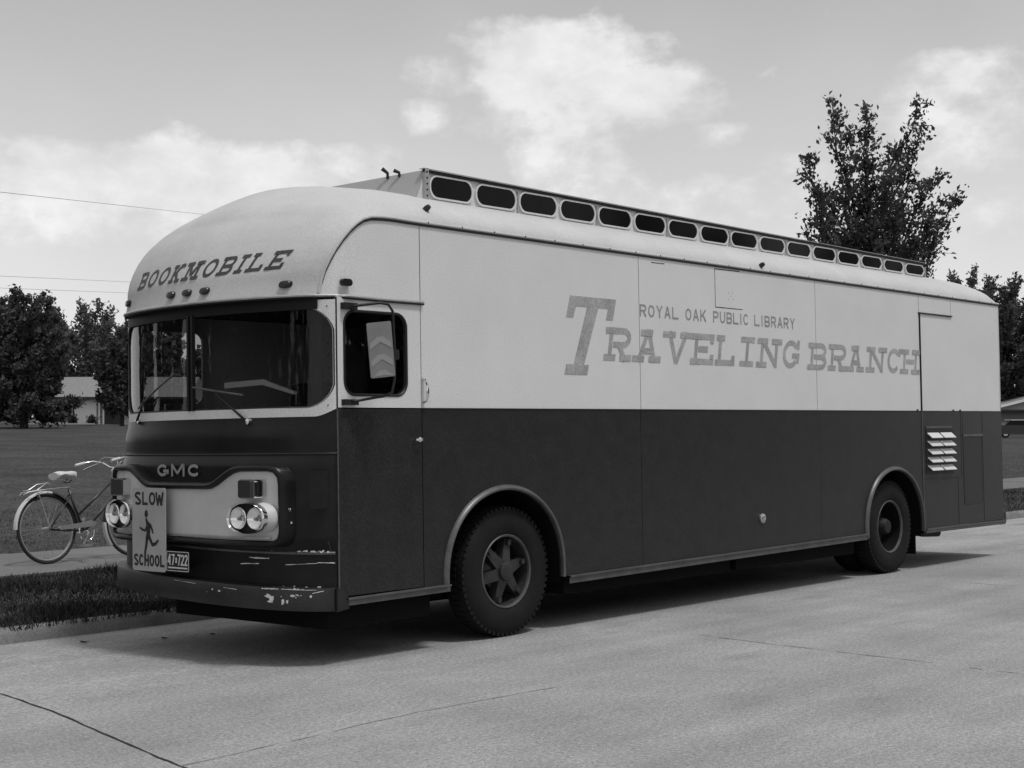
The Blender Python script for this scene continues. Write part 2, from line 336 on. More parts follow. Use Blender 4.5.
# kerb: rounded profile
prof = [(2.96, -.07), (2.98, .005), (3.0, .035), (3.03, .050), (3.06, .054), (3.09, .054), (3.1, .0)]
kx = list(np.arange(-40, 160, .5)); rr = random.Random(5)
jit = [rr.uniform(-.006, .006) for _ in kx]
tag(MB().grid([[(x, y + j, z) for (x, j) in zip(kx, jit)] for y, z in prof], True).build('kerb', 'kerb'), kind='structure')
tag(MB().box((-60, -12.4, -.3), (200, -12.2, .1)).build('kerb_across_road', 'kerb'), kind='structure')
# joints and cracks in the concrete, sheets lying 4 mm above the slab
def roadz(y): return -.0208 * y if y > 0 else 0
def crack(name, pts, wd, m, seed, jag=.02, step=.12, gap=0):
    rg = random.Random(seed); P = []
    for a, b in zip(pts[:-1], pts[1:]):
        a, b = Vector(a), Vector(b); k = max(2, int((b - a).length / step)); P += [a.lerp(b, i / k) for i in range(k)]
    P.append(Vector(pts[-1])); mb = MB(); off = 0; rows = []
    for i, p in enumerate(P):
        d = (P[min(i + 1, len(P) - 1)] - P[max(0, i - 1)]).normalized(); n = Vector((-d.y, d.x)); off = off * .8 + rg.uniform(-jag, jag)
        ww = wd * rg.uniform(.45, 1.5); c = p + n * off
        a, b = c + n * ww / 2, c - n * ww / 2
        rows.append([(a.x, a.y, roadz(a.y) + .004), (b.x, b.y, roadz(b.y) + .004)])
        if gap and rg.random() < gap:
            if len(rows) > 1: mb.grid(rows, False)
            rows = []
    if len(rows) > 1: mb.grid(rows, False)
    return tag(mb.build(name, m), kind='structure')
crack('road_joint', [(-1.75, 2.95), (-1.985, .92), (-2.47, -1.6), (-3.2, -11)], .013, 'crack', 1, .007)
crack('road_joint', [(-2.45, -1.60), (-.75, -1.52), (.4, -1.6)], .007, 'faint', 2, .008, .1, .04)
crack('road_joint', [(2.84, -1.0), (2.76, -3.6), (2.7, -9)], .012, 'faint', 3, .014, .09, .2)
crack('road_joint', [(7.7, -.9), (7.72, -3.6), (7.7, -9)], .012, 'faint', 4, .014, .1, .1)
crack('road_joint', [(12.6, 1.2), (12.62, -3.6), (12.6, -9)], .018, 'faint', 5, .014, .1, .1)
crack('road_joint', [(17.5, 2.9), (17.5, -9)], .03, 'faint', 6, .014, .1, .1)
crack('road_crack', [(13.0, .35), (14.5, .15), (16.2, .5), (18.5, .3)], .018, 'crack', 7, .03, .1, .1)
# ================================================================== THE BOOK BUS (local frame: x to the rear, y across, z up)
W = 2.44; LEN = 10.84
bus = empty('bookmobile', (0, 0, 0), (-R(1.2), 0, 0))
tag(bus, 'large two-tone library bus, pale above and dark below, parked along the kerb', 'bus')
def cv(y, D, p, q):
    u = abs(2 * y / W - 1); return -D * max(0, 1 - u ** p) ** q
def f_up(y): return cv(y, .30, 2.0, .8)
def f_lo(y): return cv(y, .42, 3.2, .55)
def f_bp(y): return cv(y, .40, 2.4, .6)
def f_cl(y): return .5 * (f_up(y) + f_lo(y))
def ysp(n=48, a=0.0, b=W):   # cosine spacing crowds the corners
    return [W / 2 - W / 2 * math.cos(math.pi * k / n) for k in range(n + 1) if a <= W / 2 - W / 2 * math.cos(math.pi * k / n) <= b]
BELT = 1.757
# roof cap -------------------------------------------------------
RAIL3 = [(-.07, 2.535, .10), (-.05, 2.62, .09), (-.035, 2.70, .07), (-.005, 2.775, .05), (.033, 2.845, .035), (.09, 2.925, .02), (.15, 2.99, .008), (.205, 3.036, 0), (.265, 3.07, 0), (.34, 3.092, 0), (.44, 3.10, 0), (.56, 3.103, 0), (.72, 3.10, 0)]
RAILX3 = RAIL3 + [(x, 3.10 - .0035 * (x - .72), 0) for x in (1.0, 1.4, 2, 3, 4, 5, 6, 7, 8, 9, 9.8, 10.3, 10.55, 10.7, 10.78, 10.82, LEN)]
RAILX = [(a, b) for a, b, c in RAILX3]
NB = len(RAIL3) - 1
def railz(x):
    for (a, za), (b, zb) in zip(RAILX[:-1], RAILX[1:]):
        if a <= x <= b: return lerp(za, zb, (x - a) / (b - a))
    return 3.1
ARCLEN = [0]
for a, b in zip(RAILX[:-1], RAILX[1:]): ARCLEN.append(ARCLEN[-1] + math.hypot(b[0] - a[0], b[1] - a[1]))
def smooth(t): t = max(0, min(1, t)); return t * t * (3 - 2 * t)
def cap_pt(s, u):            # s: distance along the rail, u in -1..1 across
    x = float(np.interp(s, ARCLEN, [q[0] for q in RAILX3])); z = float(np.interp(s, ARCLEN, [q[1] for q in RAILX3])); yi = float(np.interp(s, ARCLEN, [q[2] for q in RAILX3]))
    q = smooth(s / 1.6); ang = R(180 - 90 * q ** 1.15)
    H = float(np.interp(s, [0, .6, 1.036], [.29, .26, .401])); p = lerp(1.95, 1.9, q); ex = lerp(.66, .55, q)
    end = LEN - x
    if end < .45: H *= .72 + .28 * math.sqrt(max(0, 1 - (1 - end / .45) ** 2))
    if end < .16: H *= math.sqrt(max(0.0, 1 - (1 - end / .16) ** 2))
    g = H * max(0, 1 - abs(u) ** p) ** ex
    return Vector((x + g * math.cos(ang), lerp(yi, W - yi, (u + 1) / 2), z + g * math.sin(ang)))
us = [-math.cos(math.pi * k / 72) for k in range(73)]
ss = sorted(set([lerp(ARCLEN[0], ARCLEN[NB], k / 40) for k in range(41)] + ARCLEN[NB:]))
roof = MB().grid([[cap_pt(s, u) for u in us] for s in ss]).build('roof', 'roofw', bus)
# seam bead where roof cap meets the sides
def rail_tube(yo, name, m, r, dz=0, s0=0, far=False):
    pts = [Vector((x, (W - yi - yo) if far else yi + yo, z + dz)) for x, z, yi in RAILX3[s0:]]
    return MB().tube(pts, r, 8).build(name, m, bus)
rail_tube(-.006, 'roof_seam', 'roofw', .011, .010); rail_tube(-.006, 'roof_seam', 'roofw', .011, .010, far=True)
rail_tube(-.004, 'seam_gasket', 'gasket', .0085, -.009, 1)
for k in range(28):
    x = .9 + k * .36; MB().lathe([(0, .007), (.004, .005), (.0045, .0005)], (x, -.017, railz(x) + .012), (0, -1, 0), 6).build('seam_rivet', 'gasket', bus)
# drip rail along the brow and back over the doors
brow = [cap_pt(0, u) + Vector((0, 0, -.004)) for u in us]
path = [Vector((.84, -.012, 2.525)), Vector((.4, -.012, 2.525)), Vector((.10, -.012, 2.528)), Vector((.0, .03, 2.53))] + [p + Vector((-.010, 0, 0)) for p in brow] + [Vector((.0, W - .03, 2.53)), Vector((.10, W + .012, 2.53)), Vector((.84, W + .012, 2.525))]
MB().tube(path, .012, 8).build('drip_rail', 'dull', bus)
MB().tube([p + Vector((.004, 0, -.014)) for p in path], .008, 6).build('drip_rail_gasket', 'gasket', bus)
# soffit under the brow: its shade put into the colour, shared with dark-painted valance
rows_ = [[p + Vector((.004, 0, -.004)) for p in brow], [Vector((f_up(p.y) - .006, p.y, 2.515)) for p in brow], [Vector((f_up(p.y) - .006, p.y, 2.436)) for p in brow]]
MB().grid([[r_[i] for i in range(len(r_)) if .06 < brow[i].y < W - .06] for r_ in rows_]).build('brow_underside', mat('soffit_shade_valance_paint', .012, .5, spec=.2), bus)
# windshield frame (pale), with one wide rounded opening
def hole_b(y):
    e = min(y, W - y); r = .19
    return 1.762 + (r - math.sqrt(max(0, r * r - (r - min(r, max(0, e - .012))) ** 2))) * 1.0
def hole_t(y):
    e = min(y, W - y); r = .19
    return 2.448 - (r - math.sqrt(max(0, r * r - (r - min(r, max(0, e - .012))) ** 2)))
def band_b(y):
    e = min(y, W - y); return 1.70 + .052 * max(0, 1 - e / .13) ** 1.6
ysf = [y for y in ysp(120)]
fr = MB()
inn = [y for y in ysf if .012 <= y <= W - .012]
for lo_, hi_, Y in ((band_b, hole_b, inn), (hole_t, lambda y: 2.5, inn)):
    fr.grid([[Vector((f_up(y), y, lerp(lo_(y), hi_(y), t))) for y in Y] for t in (0, .5, 1)])
for Y in ([y for y in ysf if y <= inn[0] + 1e-6], [y for y in ysf if y >= inn[-1] - 1e-6]):
    fr.grid([[Vector((f_up(y), y, lerp(band_b(y), 2.5, t))) for y in Y] for t in (0, 1)])
# inward lip of the opening
lip = [Vector((f_up(y), y, hole_b(y))) for y in inn] + [Vector((f_up(y), y, hole_t(y))) for y in reversed(inn)]
fr.grid([lip + [lip[0]], [p + Vector((.035, 0, 0)) for p in lip] + [lip[0] + Vector((.035, 0, 0))]])
frame = fr.build('windshield_frame', 'white', bus)
MB().tube([p + Vector((.012, 0, 0)) for p in lip], .012, 6, close=True).build('windshield_gasket', 'gasket', frame)
ws = MB().grid([[Vector((f_up(y) + .02, y, lerp(hole_b(y), hole_t(y), t))) for y in inn] for t in (0, .25, .5, .75, 1)]).build('windshield', 'glass', bus)
mb = MB()
for dy in (-.024, .024): mb.obox((-.305, W / 2 + dy, 2.105), (.014, 0, 0), (0, .010, 0), (0, 0, .345))
mb.build('windshield_post', 'gasket', ws)
# front cowl: dark metal below the windshield
def f_cowl(y, z):
    k = smooth((z - 1.36) / .10); j = min(1, max(0, (.86 - z) / .08)); t = smooth((z - 1.56) / .14); return lerp(lerp(f_cl(y), f_bp(y) + .05, j), lerp(cv(y, .32, 2.35, .66), f_up(y), t), k)
rows = [[Vector((f_cowl(y, z), y, z)) for y in ysf] for z in (.50, .6, .77, .80, .83, .86, .88, 1.0, 1.2, 1.34, 1.36, 1.375, 1.39, 1.41, 1.43, 1.445, 1.46, 1.48, 1.54, 1.58, 1.62, 1.66)]
rows.append([Vector((f_up(y), y, band_b(y))) for y in ysf])
MB().grid(rows).build('front_cowl', 'front', bus)
# horizontal bright-edged ridge above the bumper and hood crease
MB().tube([Vector((f_bp(y) + .048, y, .765 + .02 * y)) for y in ysf if .02 < y < W - .02], .011, 6).build('front_ridge', 'trim', bus)
MB().tube([Vector((f_cowl(y, 1.445) - .001, y, 1.445)) for y in ysf], .007, 6).build('hood_edge', 'gasket', bus)
# grille surround: dog-bone outline with a raised rounded rim, panel inside
def half_outline():
    p = [(1.22, 1.205), (.90, 1.205), (.84, 1.212), (.78, 1.235), (.68, 1.29), (.62, 1.318), (.56, 1.33), (.33, 1.33), (.285, 1.318), (.26, 1.285), (.255, 1.24), (.252, .92), (.262, .88), (.295, .86), (.9, .862), (1.22, .868)]
    return p
HO = half_outline(); OUT = HO + [(W - y, z) for y, z in reversed(HO)][1:-1]
def resample(P, step, closed=True):
    Q = []
    for a, b in zip(P, P[1:] + ([P[0]] if closed else [])):
        d = math.hypot(b[0] - a[0], b[1] - a[1]); k = max(1, int(d / step)); Q += [(lerp(a[0], b[0], i / k), lerp(a[1], b[1], i / k)) for i in range(k)]
    return Q
OR = resample(OUT, .04)
n = len(OR); rim = MB(); ring = []
for i, (y, z) in enumerate(OR):
    a, b = OR[i - 2], OR[(i + 2) % n]; t = Vector((b[0] - a[0], b[1] - a[1])).normalized(); nn = Vector((t.y, -t.x))
    c = Vector((W / 2, 1.1)); 
    ring.append(((y, z), nn))
ar = sum(OR[i][0] * OR[(i + 1) % n][1] - OR[(i + 1) % n][0] * OR[i][1] for i in range(n))
sg = 1 if ar > 0 else -1
prof = [(-.002, .02), (0, -.008), (.005, -.022), (.013, -.028), (.026, -.030), (.038, -.022), (.045, -.004), (.048, .04), (.050, .13)]
rim.grid([[Vector((f_lo(min(W - .01, max(.01, y + nn.x * sg * o_))) + dx, y + nn.x * sg * o_, z + nn.y * sg * o_)) for (y, z), nn in ring] for o_, dx in prof], True, True)
surr = rim.build('grille_surround', 'front', bus)
def ytop(y, lo=False):
    best = []
    for (a, za), (b, zb) in zip(OUT, OUT[1:] + [OUT[0]]):
        if a != b and min(a, b) - 1e-9 <= y <= max(a, b) + 1e-9: best.append(lerp(za, zb, (y - a) / (b - a)))
    return min(best) if lo else max(best)
Y = list(np.linspace(.2525, W - .2525, 130))
MB().grid([[Vector((f_lo(y) + .004, y, lerp(ytop(y, True), ytop(y), t))) for y in Y] for t in np.linspace(0, 1, 8)]).build('grille_panel', 'panel', surr)
MB().grid([[Vector((f_lo(y) - dx, y, z)) for y in [v for v in Y if .3 < v < W - .3]] for dx, z in ((0, .872), (.014, .872), (.014, .884), (0, .884))], False).build('grille_chrome_strip', 'dull', surr)
# lamps
def lamps(sgn):
    Yc = lambda y: y if sgn > 0 else W - y
    yc = .445 if sgn > 0 else 1.90; x0 = f_lo(yc) - .0
    nrm_ = Vector((-1, -.10 * sgn, 0)).normalized()
    def oval(r0, r1, k, off, n=40):  # racetrack / oval ring in the plane facing forward
        tdir = Vector((0, 1, 0)); tdir = (tdir - nrm_ * tdir.dot(nrm_)).normalized(); c = Vector((x0, yc, 1.015)) + nrm_ * off
        return [c + tdir * (.172 * k) * math.copysign(abs(math.cos(a)) ** .8, math.cos(a)) + Vector((0, 0, 1)) * (.1 * k) * math.copysign(abs(math.sin(a)) ** .85, math.sin(a)) for a in [2 * math.pi * i / n for i in range(n)]]
    hb = MB().grid([oval(0, 0, k, off) for k, off in ((1.0, .04), (1.05, .05), (1.05, .085), (1.0, .094), (.94, .08), (.92, .05))], True, True).build('headlight_bezel', 'chrome', bus)
    MB().grid([oval(0, 0, k, off) for k, off in ((1.14, -.03), (1.10, .005), (1.02, .035), (1.0, .06))], True, True).build('headlight_nacelle', 'panel', hb)
    b2 = MB(); rg = oval(0, 0, .925, .045); b2.add(rg, [tuple(range(len(rg)))]); b2.build('bezel_backing', 'gasket', hb)
    td = (Vector((0, 1, 0)) - nrm_ * nrm_.y).normalized()
    for dy in (-.08, .08):
        c = Vector((x0, yc, 1.015)) + td * dy + nrm_ * .05
        hl = MB().lathe([(0.0, .074), (.022, .076), (.028, .071), (.024, .067)], c, nrm_, 32).build('headlight', 'chrome', hb)
        MB().lathe([(.024, .0685), (.012, .055), (.004, .036), (-.001, .018), (-.002, .001)], c, nrm_, 32).build('headlight_lens', 'lamp', hl)
    # indicator box with dark lens and chrome hood on its outer side
    yi = .435 if sgn > 0 else 1.95; xi = f_lo(yi); ib = MB()
    lo_y, hi_y = yi - .085, yi + .085
    ib.plate([rrect(lo_y, 1.148, hi_y, 1.278, .018, 4)], lambda a, b: (xi - .075, a, b), (.09, 0, 0)).build('indicator_housing', 'chrome', bus)
    ih = bpy.data.objects[-1] if False else bus.children[-1]
    e = .012
    MB().plate([rrect(lo_y + (.03 if sgn > 0 else .008), 1.156, hi_y - (.008 if sgn > 0 else .03), 1.270, .01, 4)], lambda a, b: (xi - .088, a, b), (.02, 0, 0)).build('indicator_lens', 'lensd', ih)
lamps(1); lamps(-1)
# white bulge beside the near lamp and its bent bracket
MB().lathe([(-.02, .062), (.02, .060), (.045, .048), (.055, .02), (.056, .001)], (f_lo(.33) + .012, .33, 1.0), (-1, -.2, 0), 24).build('lamp_bulge', 'panel', bus)
# cooling flap, front corner
MB().plate([rrect(-.012, 0, .06, .255, .012, 3)], lambda a, b: (f_cowl(.05 + a * .5, 1.2) - .018 + a * -1.2, .012 + a * .75, 1.075 + b), (.012, .01, 0)).build('corner_flap', 'front', bus)
# wordmark on the cowl
mb = MB()
for i, (ch, y0, y1) in enumerate((('G', 1.565, 1.41), ('M', 1.387, 1.20), ('C', 1.18, 1.03))):
    mp_ = lambda a, b, l, y0=y0, y1=y1: Vector((f_cl(lerp(y0, y1, a)) - .014 - l * 3, lerp(y0, y1, a), 1.292 + .088 * b))
    mb = MB(); letter(mb, ch, mp_, (y0 - y1) / .088, .24, False); mb.build('cowl_letter', 'dull', bus)
# bumper (a little bent, rising to the far side), bevelled at the near end
def bump_row(x_off, z0): return [Vector((f_bp(min(W - .001, max(.001, y))) * 1.03 + x_off, y, z0 + .035 * y)) for y in ysp(60)]
bz = [(.05, .372), (.0, .374), (-.026, .378), (-.030, .41), (-.030, .515), (-.022, .53), (.0, .534), (.07, .532)]
bmp = MB().grid([bump_row(a, z) for a, z in bz])
near = [(.0, .53), (-.05, .53), (-.05, .395), (.06, .395), (.06, .45), (.01, .515)]
bmp.plate([[(.012, .528), (-.03, .532), (-.03, .372), (.075, .385), (.075, .455)]], lambda a, b: (a, -.022, b), (0, .05, 0))
bmp.plate([[(.012, .528 + .08), (-.06, .532 + .08), (-.06, .396 + .08), (.075, .396 + .08), (.075, .455 + .08)]], lambda a, b: (a, W + .035, b), (0, -.06, 0))
bumper = bmp.build('front_bumper', mat('bumper_paint', .015, .42, .6, 4, bscale=70, grain=.35), bus)
rg = random.Random(11); mb = MB()
def chips(surf, y0, y1, z0, z1, n, sz):
    for _ in range(n):
        y, z = rg.uniform(y0, y1), rg.uniform(z0, z1); k = rg.randint(5, 8); rr_ = sz * rg.uniform(.35, 1.2); st = rg.uniform(.6, 2.2)
        vs_ = []
        for i in range(k):
            a = 2 * math.pi * i / k; q = rr_ * rg.uniform(.5, 1.2); vs_.append(surf(y + q * st * math.cos(a), z + q * math.sin(a)))
        mb.add(vs_, [tuple(range(k))])
sb = lambda y, z: Vector((f_bp(min(W, max(.001, y))) * 1.03 - .0335, y, z + .035 * y))
sc_ = lambda y, z: Vector((f_bp(max(.001, y)) + .047, y, z))
chips(sb, .30, .36, .42, .50, 5, .016); chips(sb, .22, .27, .41, .51, 5, .014); chips(sb, .08, .2, .47, .5, 6, .008); chips(sb, .75, .9, .44, .5, 4, .008)
chips(sc_, .08, .42, .535, .545, 12, .007); chips(sc_, .35, .5, .772, .782, 6, .007); chips(sb, .1, .4, .523, .528, 8, .006)
def scratch(surf, y0, z0, y1, z1, wd_):
    n_ = 9; vs_ = [surf(lerp(y0, y1, k / (n_ - 1)), lerp(z0, z1, k / (n_ - 1)) + wd_ * rg.uniform(.2, 1)) for k in range(n_)] + [surf(lerp(y0, y1, k / (n_ - 1)), lerp(z0, z1, k / (n_ - 1)) - wd_ * rg.uniform(.1, .8)) for k in reversed(range(n_))]
    mb.add(vs_, [(k, k + 1, 2 * n_ - 2 - k, 2 * n_ - 1 - k) for k in range(n_ - 1)])
scratch(sb, .06, .522, .26, .524, .004); scratch(sb, .28, .524, .40, .520, .006); scratch(sb, .03, .515, .08, .500, .005); scratch(sb, .6, .5, .72, .505, .003); scratch(sb, 1.0, .51, 1.25, .515, .0025)
mb.build('chipped_paint', 'chip', bumper)
mb = MB(); chips(lambda y, z: Vector((f_bp(max(.001, y)) + .035, y, z)), .04, .22, .775, .785, 16, .007); chips(lambda y, z: Vector((f_lo(max(.001, y)) - .028, y, z)), .16, .18, .96, 1.08, 4, .009)
scw = lambda y, z: Vector((f_cowl(y, z) - .0025, y, z))
scratch(scw, .02, .70, .10, .705, .005); scratch(scw, .10, .70, .30, .69, .004); scratch(scw, .42, .73, .58, .735, .007); scratch(scw, .50, .695, .66, .69, .005); scratch(scw, .03, .86, .04, .74, .003)
mb.build('scraped_metal', 'chip', bus)
# school sign and plate
sx = f_lo(1.6) - .06
sg_o = MB().plate([rrect(0, 0, .405, .60, .02, 4)], lambda a, b: (sx - .012, 1.695 - a, .612 + b), (.006, 0, 0)).build('school_sign', 'sign', bus)
mb = MB()
def sgmap(x0, z0, wd, hh): return lambda a, b, l: Vector((sx - .0125 - l - .001, 1.695 - (x0 + wd * a), .612 + z0 + hh * b))
for ch, x0, wd in (('S', .035, .075), ('L', .128, .065), ('O', .21, .075), ('W', .295, .085)): mb = MB(); letter(mb, ch, sgmap(x0, .475, wd, .095), wd / .095, .2, False); mb.build('letter', 'signdk', sg_o)
for ch, x0 in zip('SCHOOL', (.022, .086, .15, .214, .278, .342)): mb = MB(); letter(mb, ch, sgmap(x0, .035, .05, .085), .05 / .085, .2, False); mb.build('letter', 'signdk', sg_o)
mb = MB()      # running child silhouette
def blob(pts): mb.plate([[p for p in pts]], lambda a, b: (sx - .0135, 1.695 - a, .612 + b), (-.002, 0, 0))
blob([(.165, .435), (.155, .41), (.163, .39), (.183, .388), (.195, .405), (.19, .43), (.178, .44)])                     # head
blob([(.172, .39), (.185, .372), (.212, .345), (.222, .30), (.218, .265), (.225, .245), (.19, .225), (.168, .24), (.178, .27), (.182, .31), (.172, .345), (.168, .372)])
blob([(.21, .352), (.235, .335), (.255, .30), (.262, .272), (.25, .272), (.238, .298), (.214, .32)]); blob([(.178, .33), (.16, .30), (.13, .305), (.098, .318), (.095, .305), (.128, .288), (.165, .283), (.186, .305)])
blob([(.168, .241), (.196, .228), (.186, .185), (.172, .15), (.165, .105), (.172, .09), (.148, .085), (.152, .15), (.163, .19)]); blob([(.2, .235), (.226, .246), (.252, .205), (.285, .21), (.315, .232), (.325, .222), (.29, .188), (.245, .178)])
mb.build('sign_figure', 'signdk', sg_o)
px_ = f_lo(1.2) - .055
pl = MB().plate([rrect(0, 0, .265, .145, .012, 3)], lambda a, b: (px_, 1.295 - a, .622 + b), (.005, 0, 0)).build('licence_plate', 'plate', bus)
mb = MB()
for i, ch in enumerate('47'): letter(mb, ch, lambda a, b, l, x0=.018 + i * .043: Vector((px_ - .001 - l, 1.295 - (x0 + .032 * a), .622 + .045 + .078 * b)), .41, .15, False)
letter(mb, '8', lambda a, b, l: Vector((px_ - .001 - l, 1.295 - (.108 + .016 * a), .622 + .06 + .04 * b)), .4, .2, False)
for i, ch in enumerate('722'): letter(mb, ch, lambda a, b, l, x0=.132 + i * .041: Vector((px_ - .001 - l, 1.295 - (x0 + .032 * a), .622 + .045 + .078 * b)), .41, .15, False)
mb.plate([[(.02, .022), (.245, .022), (.245, .032), (.02, .032)]], lambda a, b: (px_ - .001, 1.295 - a, .622 + b), (-.001, 0, 0))
mb.plate([rrect(.003, .003, .262, .142, .01, 3), list(reversed(rrect(.007, .007, .258, .138, .008, 3)))], lambda a, b: (px_ - .001, 1.295 - a, .622 + b), (-.0012, 0, 0))
mb.build('plate_figures', 'platel', pl)
for a_, b_ in (((sx - .008, 1.38, .65), (f_lo(1.45) + .06, 1.41, .68)), ((sx - .008, 1.6, .65), (f_lo(1.6) + .06, 1.63, .68)), ((sx - .006, 1.5, 1.15), (f_lo(1.6) + .04, 1.54, 1.18)), ((px_ + .005, 1.15, .64), (f_lo(1.2) + .06, 1.25, .67))): MB().box(a_, b_).build('sign_bracket', 'dk', bus)
# wipers
def wiper(piv, elbow, b0, b1):
    mp3 = lambda y, z, o: Vector((f_up(y) - o, y, z))
    a = MB().tube([mp3(piv[0], piv[1], .03), mp3(*elbow, .035)], [.010, .006], 8)
    wm = a.build('wiper', 'gasket', bus); MB().lathe([(0, .022), (.03, .022), (.038, .012), (.04, .001)], mp3(*piv, 0), (-1, 0, 0), 14).build('wiper_pivot', 'chrome', wm)
    MB().tube([mp3(lerp(b0[0], b1[0], t), lerp(b0[1], b1[1], t), .02) for t in np.linspace(0, 1, 8)], .008, 6).build('wiper_blade', 'trim', wm)
wiper((.63, 1.675), (.92, 1.88), (1.18, 1.93), (.67, 1.86)); wiper((2.02, 1.70), (1.86, 1.85), (1.40, 2.04), (2.0, 1.80))
# marker lamps on the brow
def cap_at(y, z):
    u = 2 * y / W - 1; a, b = 0, ARCLEN[NB]
    for _ in range(30):
        m = (a + b) / 2
        if cap_pt(m, u).z < z: a = m
        else: b = m
    return cap_pt((a + b) / 2, u)
for y in (.215, .985, 1.20, 1.415, 2.23):
    z = 2.612
    MB().grid([[cap_at(y + s_ * .042 * math.copysign(abs(math.cos(a)) ** .6, math.cos(a)), z + s_ * .024 * math.sin(a)) + Vector((-o_, 0, 0)) for a in [2 * math.pi * i / 20 for i in range(20)]] for s_, o_ in ((1.1, -.005), (1.08, .022), (.8, .034), (.02, .037))], True, True).build('marker_light', 'lens', bus)
MB().plate([rrect(.04, 2.595, .135, 2.645, .024, 5)], lambda a, b: (a, -.03, b), (0, .03, 0)).build('marker_light', 'lens', bus)
for x, zz in ((.985, 3.25), (5.46, 3.165)):
    s_ = ARCLEN[NB] + x - .72; p = cap_pt(s_, -.93 if x < 2 else -.985)
    MB().lathe([(-.02, .022), (.02, .024), (.045, .018), (.05, .001)], p, (0, -1, .5), 16).build('clearance_light', 'lens', bus)
# lettering on the brow
mb = MB(); word = 'BOOKMOBILE'; y0, y1 = 2.02, .28
wd = {'M': 1.4, 'I': .55}; tot_w = sum(wd.get(c, 1) for c in word) + .28 * (len(word) - 1); unit = (y0 - y1) / tot_w; y = y0
for ch in word:
    ww = wd.get(ch, 1) * unit
    def bm_(a, b, l, y=y, ww=ww):
        yy = y - ww * a - .045 * (b - .5); p = cap_at(yy, 2.70 + .03 * (1 - yy / 1.8) + .135 * b); return p + Vector((-.0025 - l, 0, .0))
    mb = MB(); letter(mb, ch, bm_, ww / .135, .185, True); y -= ww + .28 * unit; mb.build('letter', 'letterdk', bus)
# ---- side panels
def sidemap(y): return lambda a, b: (a, y, b)
TH = .02
def rail_seg(x0, x1):
    xs_ = [x0] + [p[0] for p in RAILX if x0 < p[0] < x1] + [x1]; return [(x, railz(x) - .002) for x in xs_]
def arch(cx, hw, spring, h, zb, n=24, left=True):
    pts = [(cx - hw, zb)] + [(cx - hw * math.cos(math.pi * k / n), spring + h * math.sin(math.pi * k / n) ** .92) for k in range(n + 1)] + [(cx + hw, zb)]
    return pts
A1 = dict(cx=1.715, hw=.655, spring=.50, h=.635); A2 = dict(cx=8.035, hw=.632, spring=.50, h=.615)
def skz(x): return .455 if x < 1.1 else (lerp(.415, .45, (x - 2.4) / 5) if x < 7.5 else .44)
SEAM = .004
UP = [('body_panel', .82, 3.475), ('body_panel', 3.475, 6.44), ('body_panel', 6.44, 8.71)]
door_top = 2.52
pts = [(-.17, 2.537), (.86, 2.537), (.86 - .022 - SEAM, 2.537)]
for far in (False, True):
    lo3 = [(x, 2.537, yi) for x, z, yi in RAIL3] + [(.82 - SEAM, 2.537, 0)]; hi3 = [(x, z - .002, yi) for x, z, yi in RAIL3] + [(.82 - SEAM, 3.098, 0)]
    lo3 = [(-.07, 2.537, .10)] + [(x, 2.537, max(0, .055 - x) * .8) for x in (-.05, -.035, -.005, .033)] + lo3[5:]
    Rw = [[Vector((lerp(a[0], b[0], t), lerp(a[2], b[2], t), lerp(a[1], b[1], t))) for a, b in zip(lo3, hi3)] for t in np.linspace(0, 1, 6)]
    if far: Rw = [[Vector((p.x, W - p.y, p.z)) for p in r_] for r_ in Rw]
    MB().grid(Rw).build('body_panel', 'white', bus)
for nme, a, b in UP:
    if a == 6.44:
        MB().plate([[(a + SEAM, BELT), (b - .008, BELT)] + list(reversed(rail_seg(a + SEAM, b - .008)))], sidemap(0), (0, TH, 0)).build(nme, 'white', bus)
    else: MB().plate([[(a + SEAM, BELT), (b - SEAM, BELT)] + list(reversed(rail_seg(a + SEAM, b - SEAM)))], sidemap(0), (0, TH, 0)).build(nme, 'white', bus)
MB().plate([[(8.713, 2.865), (9.515, 2.862)] + list(reversed(rail_seg(8.713, 9.515)))], sidemap(0), (0, TH, 0)).build('body_panel', 'white', bus)
MB().plate([[(8.722, BELT), (LEN, BELT)] + list(reversed(rail_seg(9.523, LEN))) + [(9.523, 2.845), (8.722, 2.848)]], sidemap(0), (0, TH, 0)).build('body_panel', 'white', bus)
# lower dark panels with the arches cut out
def low(a, b, ar=None, m='dark'):
    bot = [(a, skz(a + .01))]
    if ar: bot += [(p[0], p[1]) for p in arch(ar['cx'], ar['hw'], ar['spring'], ar['h'], .40)]; bot[1] = (bot[1][0], .42); bot[-1] = (bot[-1][0], .42)
    bot += [(b, skz(b - .01))]
    # keep the ends flush with the skirt
    return MB().plate([bot + [(b, BELT - .006), (a, BELT - .006)]], sidemap(-.002), (0, TH, 0)).build('lower_panel', m, bus)
low(.82 + SEAM, 3.465 - SEAM * .6, A1); low(3.465 + SEAM * .6, 6.47 - .001, None); low(6.47 + .001, 8.715, A2); low(8.725, LEN, None)
# dark shell behind the seams
sh = MB(); sh.plate([[(.0, .5), (A1['cx'] - .7, .5), (A1['cx'] - .7, 1.2), (A1['cx'] + .7, 1.2), (A1['cx'] + .7, .5), (A2['cx'] - .66, .5), (A2['cx'] - .66, 1.18), (A2['cx'] + .66, 1.18), (A2['cx'] + .66, .5), (LEN - .02, .5), (LEN - .02, 3.0), (.86, 3.0), (.86, .9), (.02, .9)]], sidemap(.03), (0, .02, 0))
sh.build('inner_shell', 'dk', bus)
# belt moulding and the black strip on the rear body
MB().box((.825, -.006, BELT - .008), (LEN, -.0005, BELT + .002)).build('belt_moulding', 'gasket', bus)
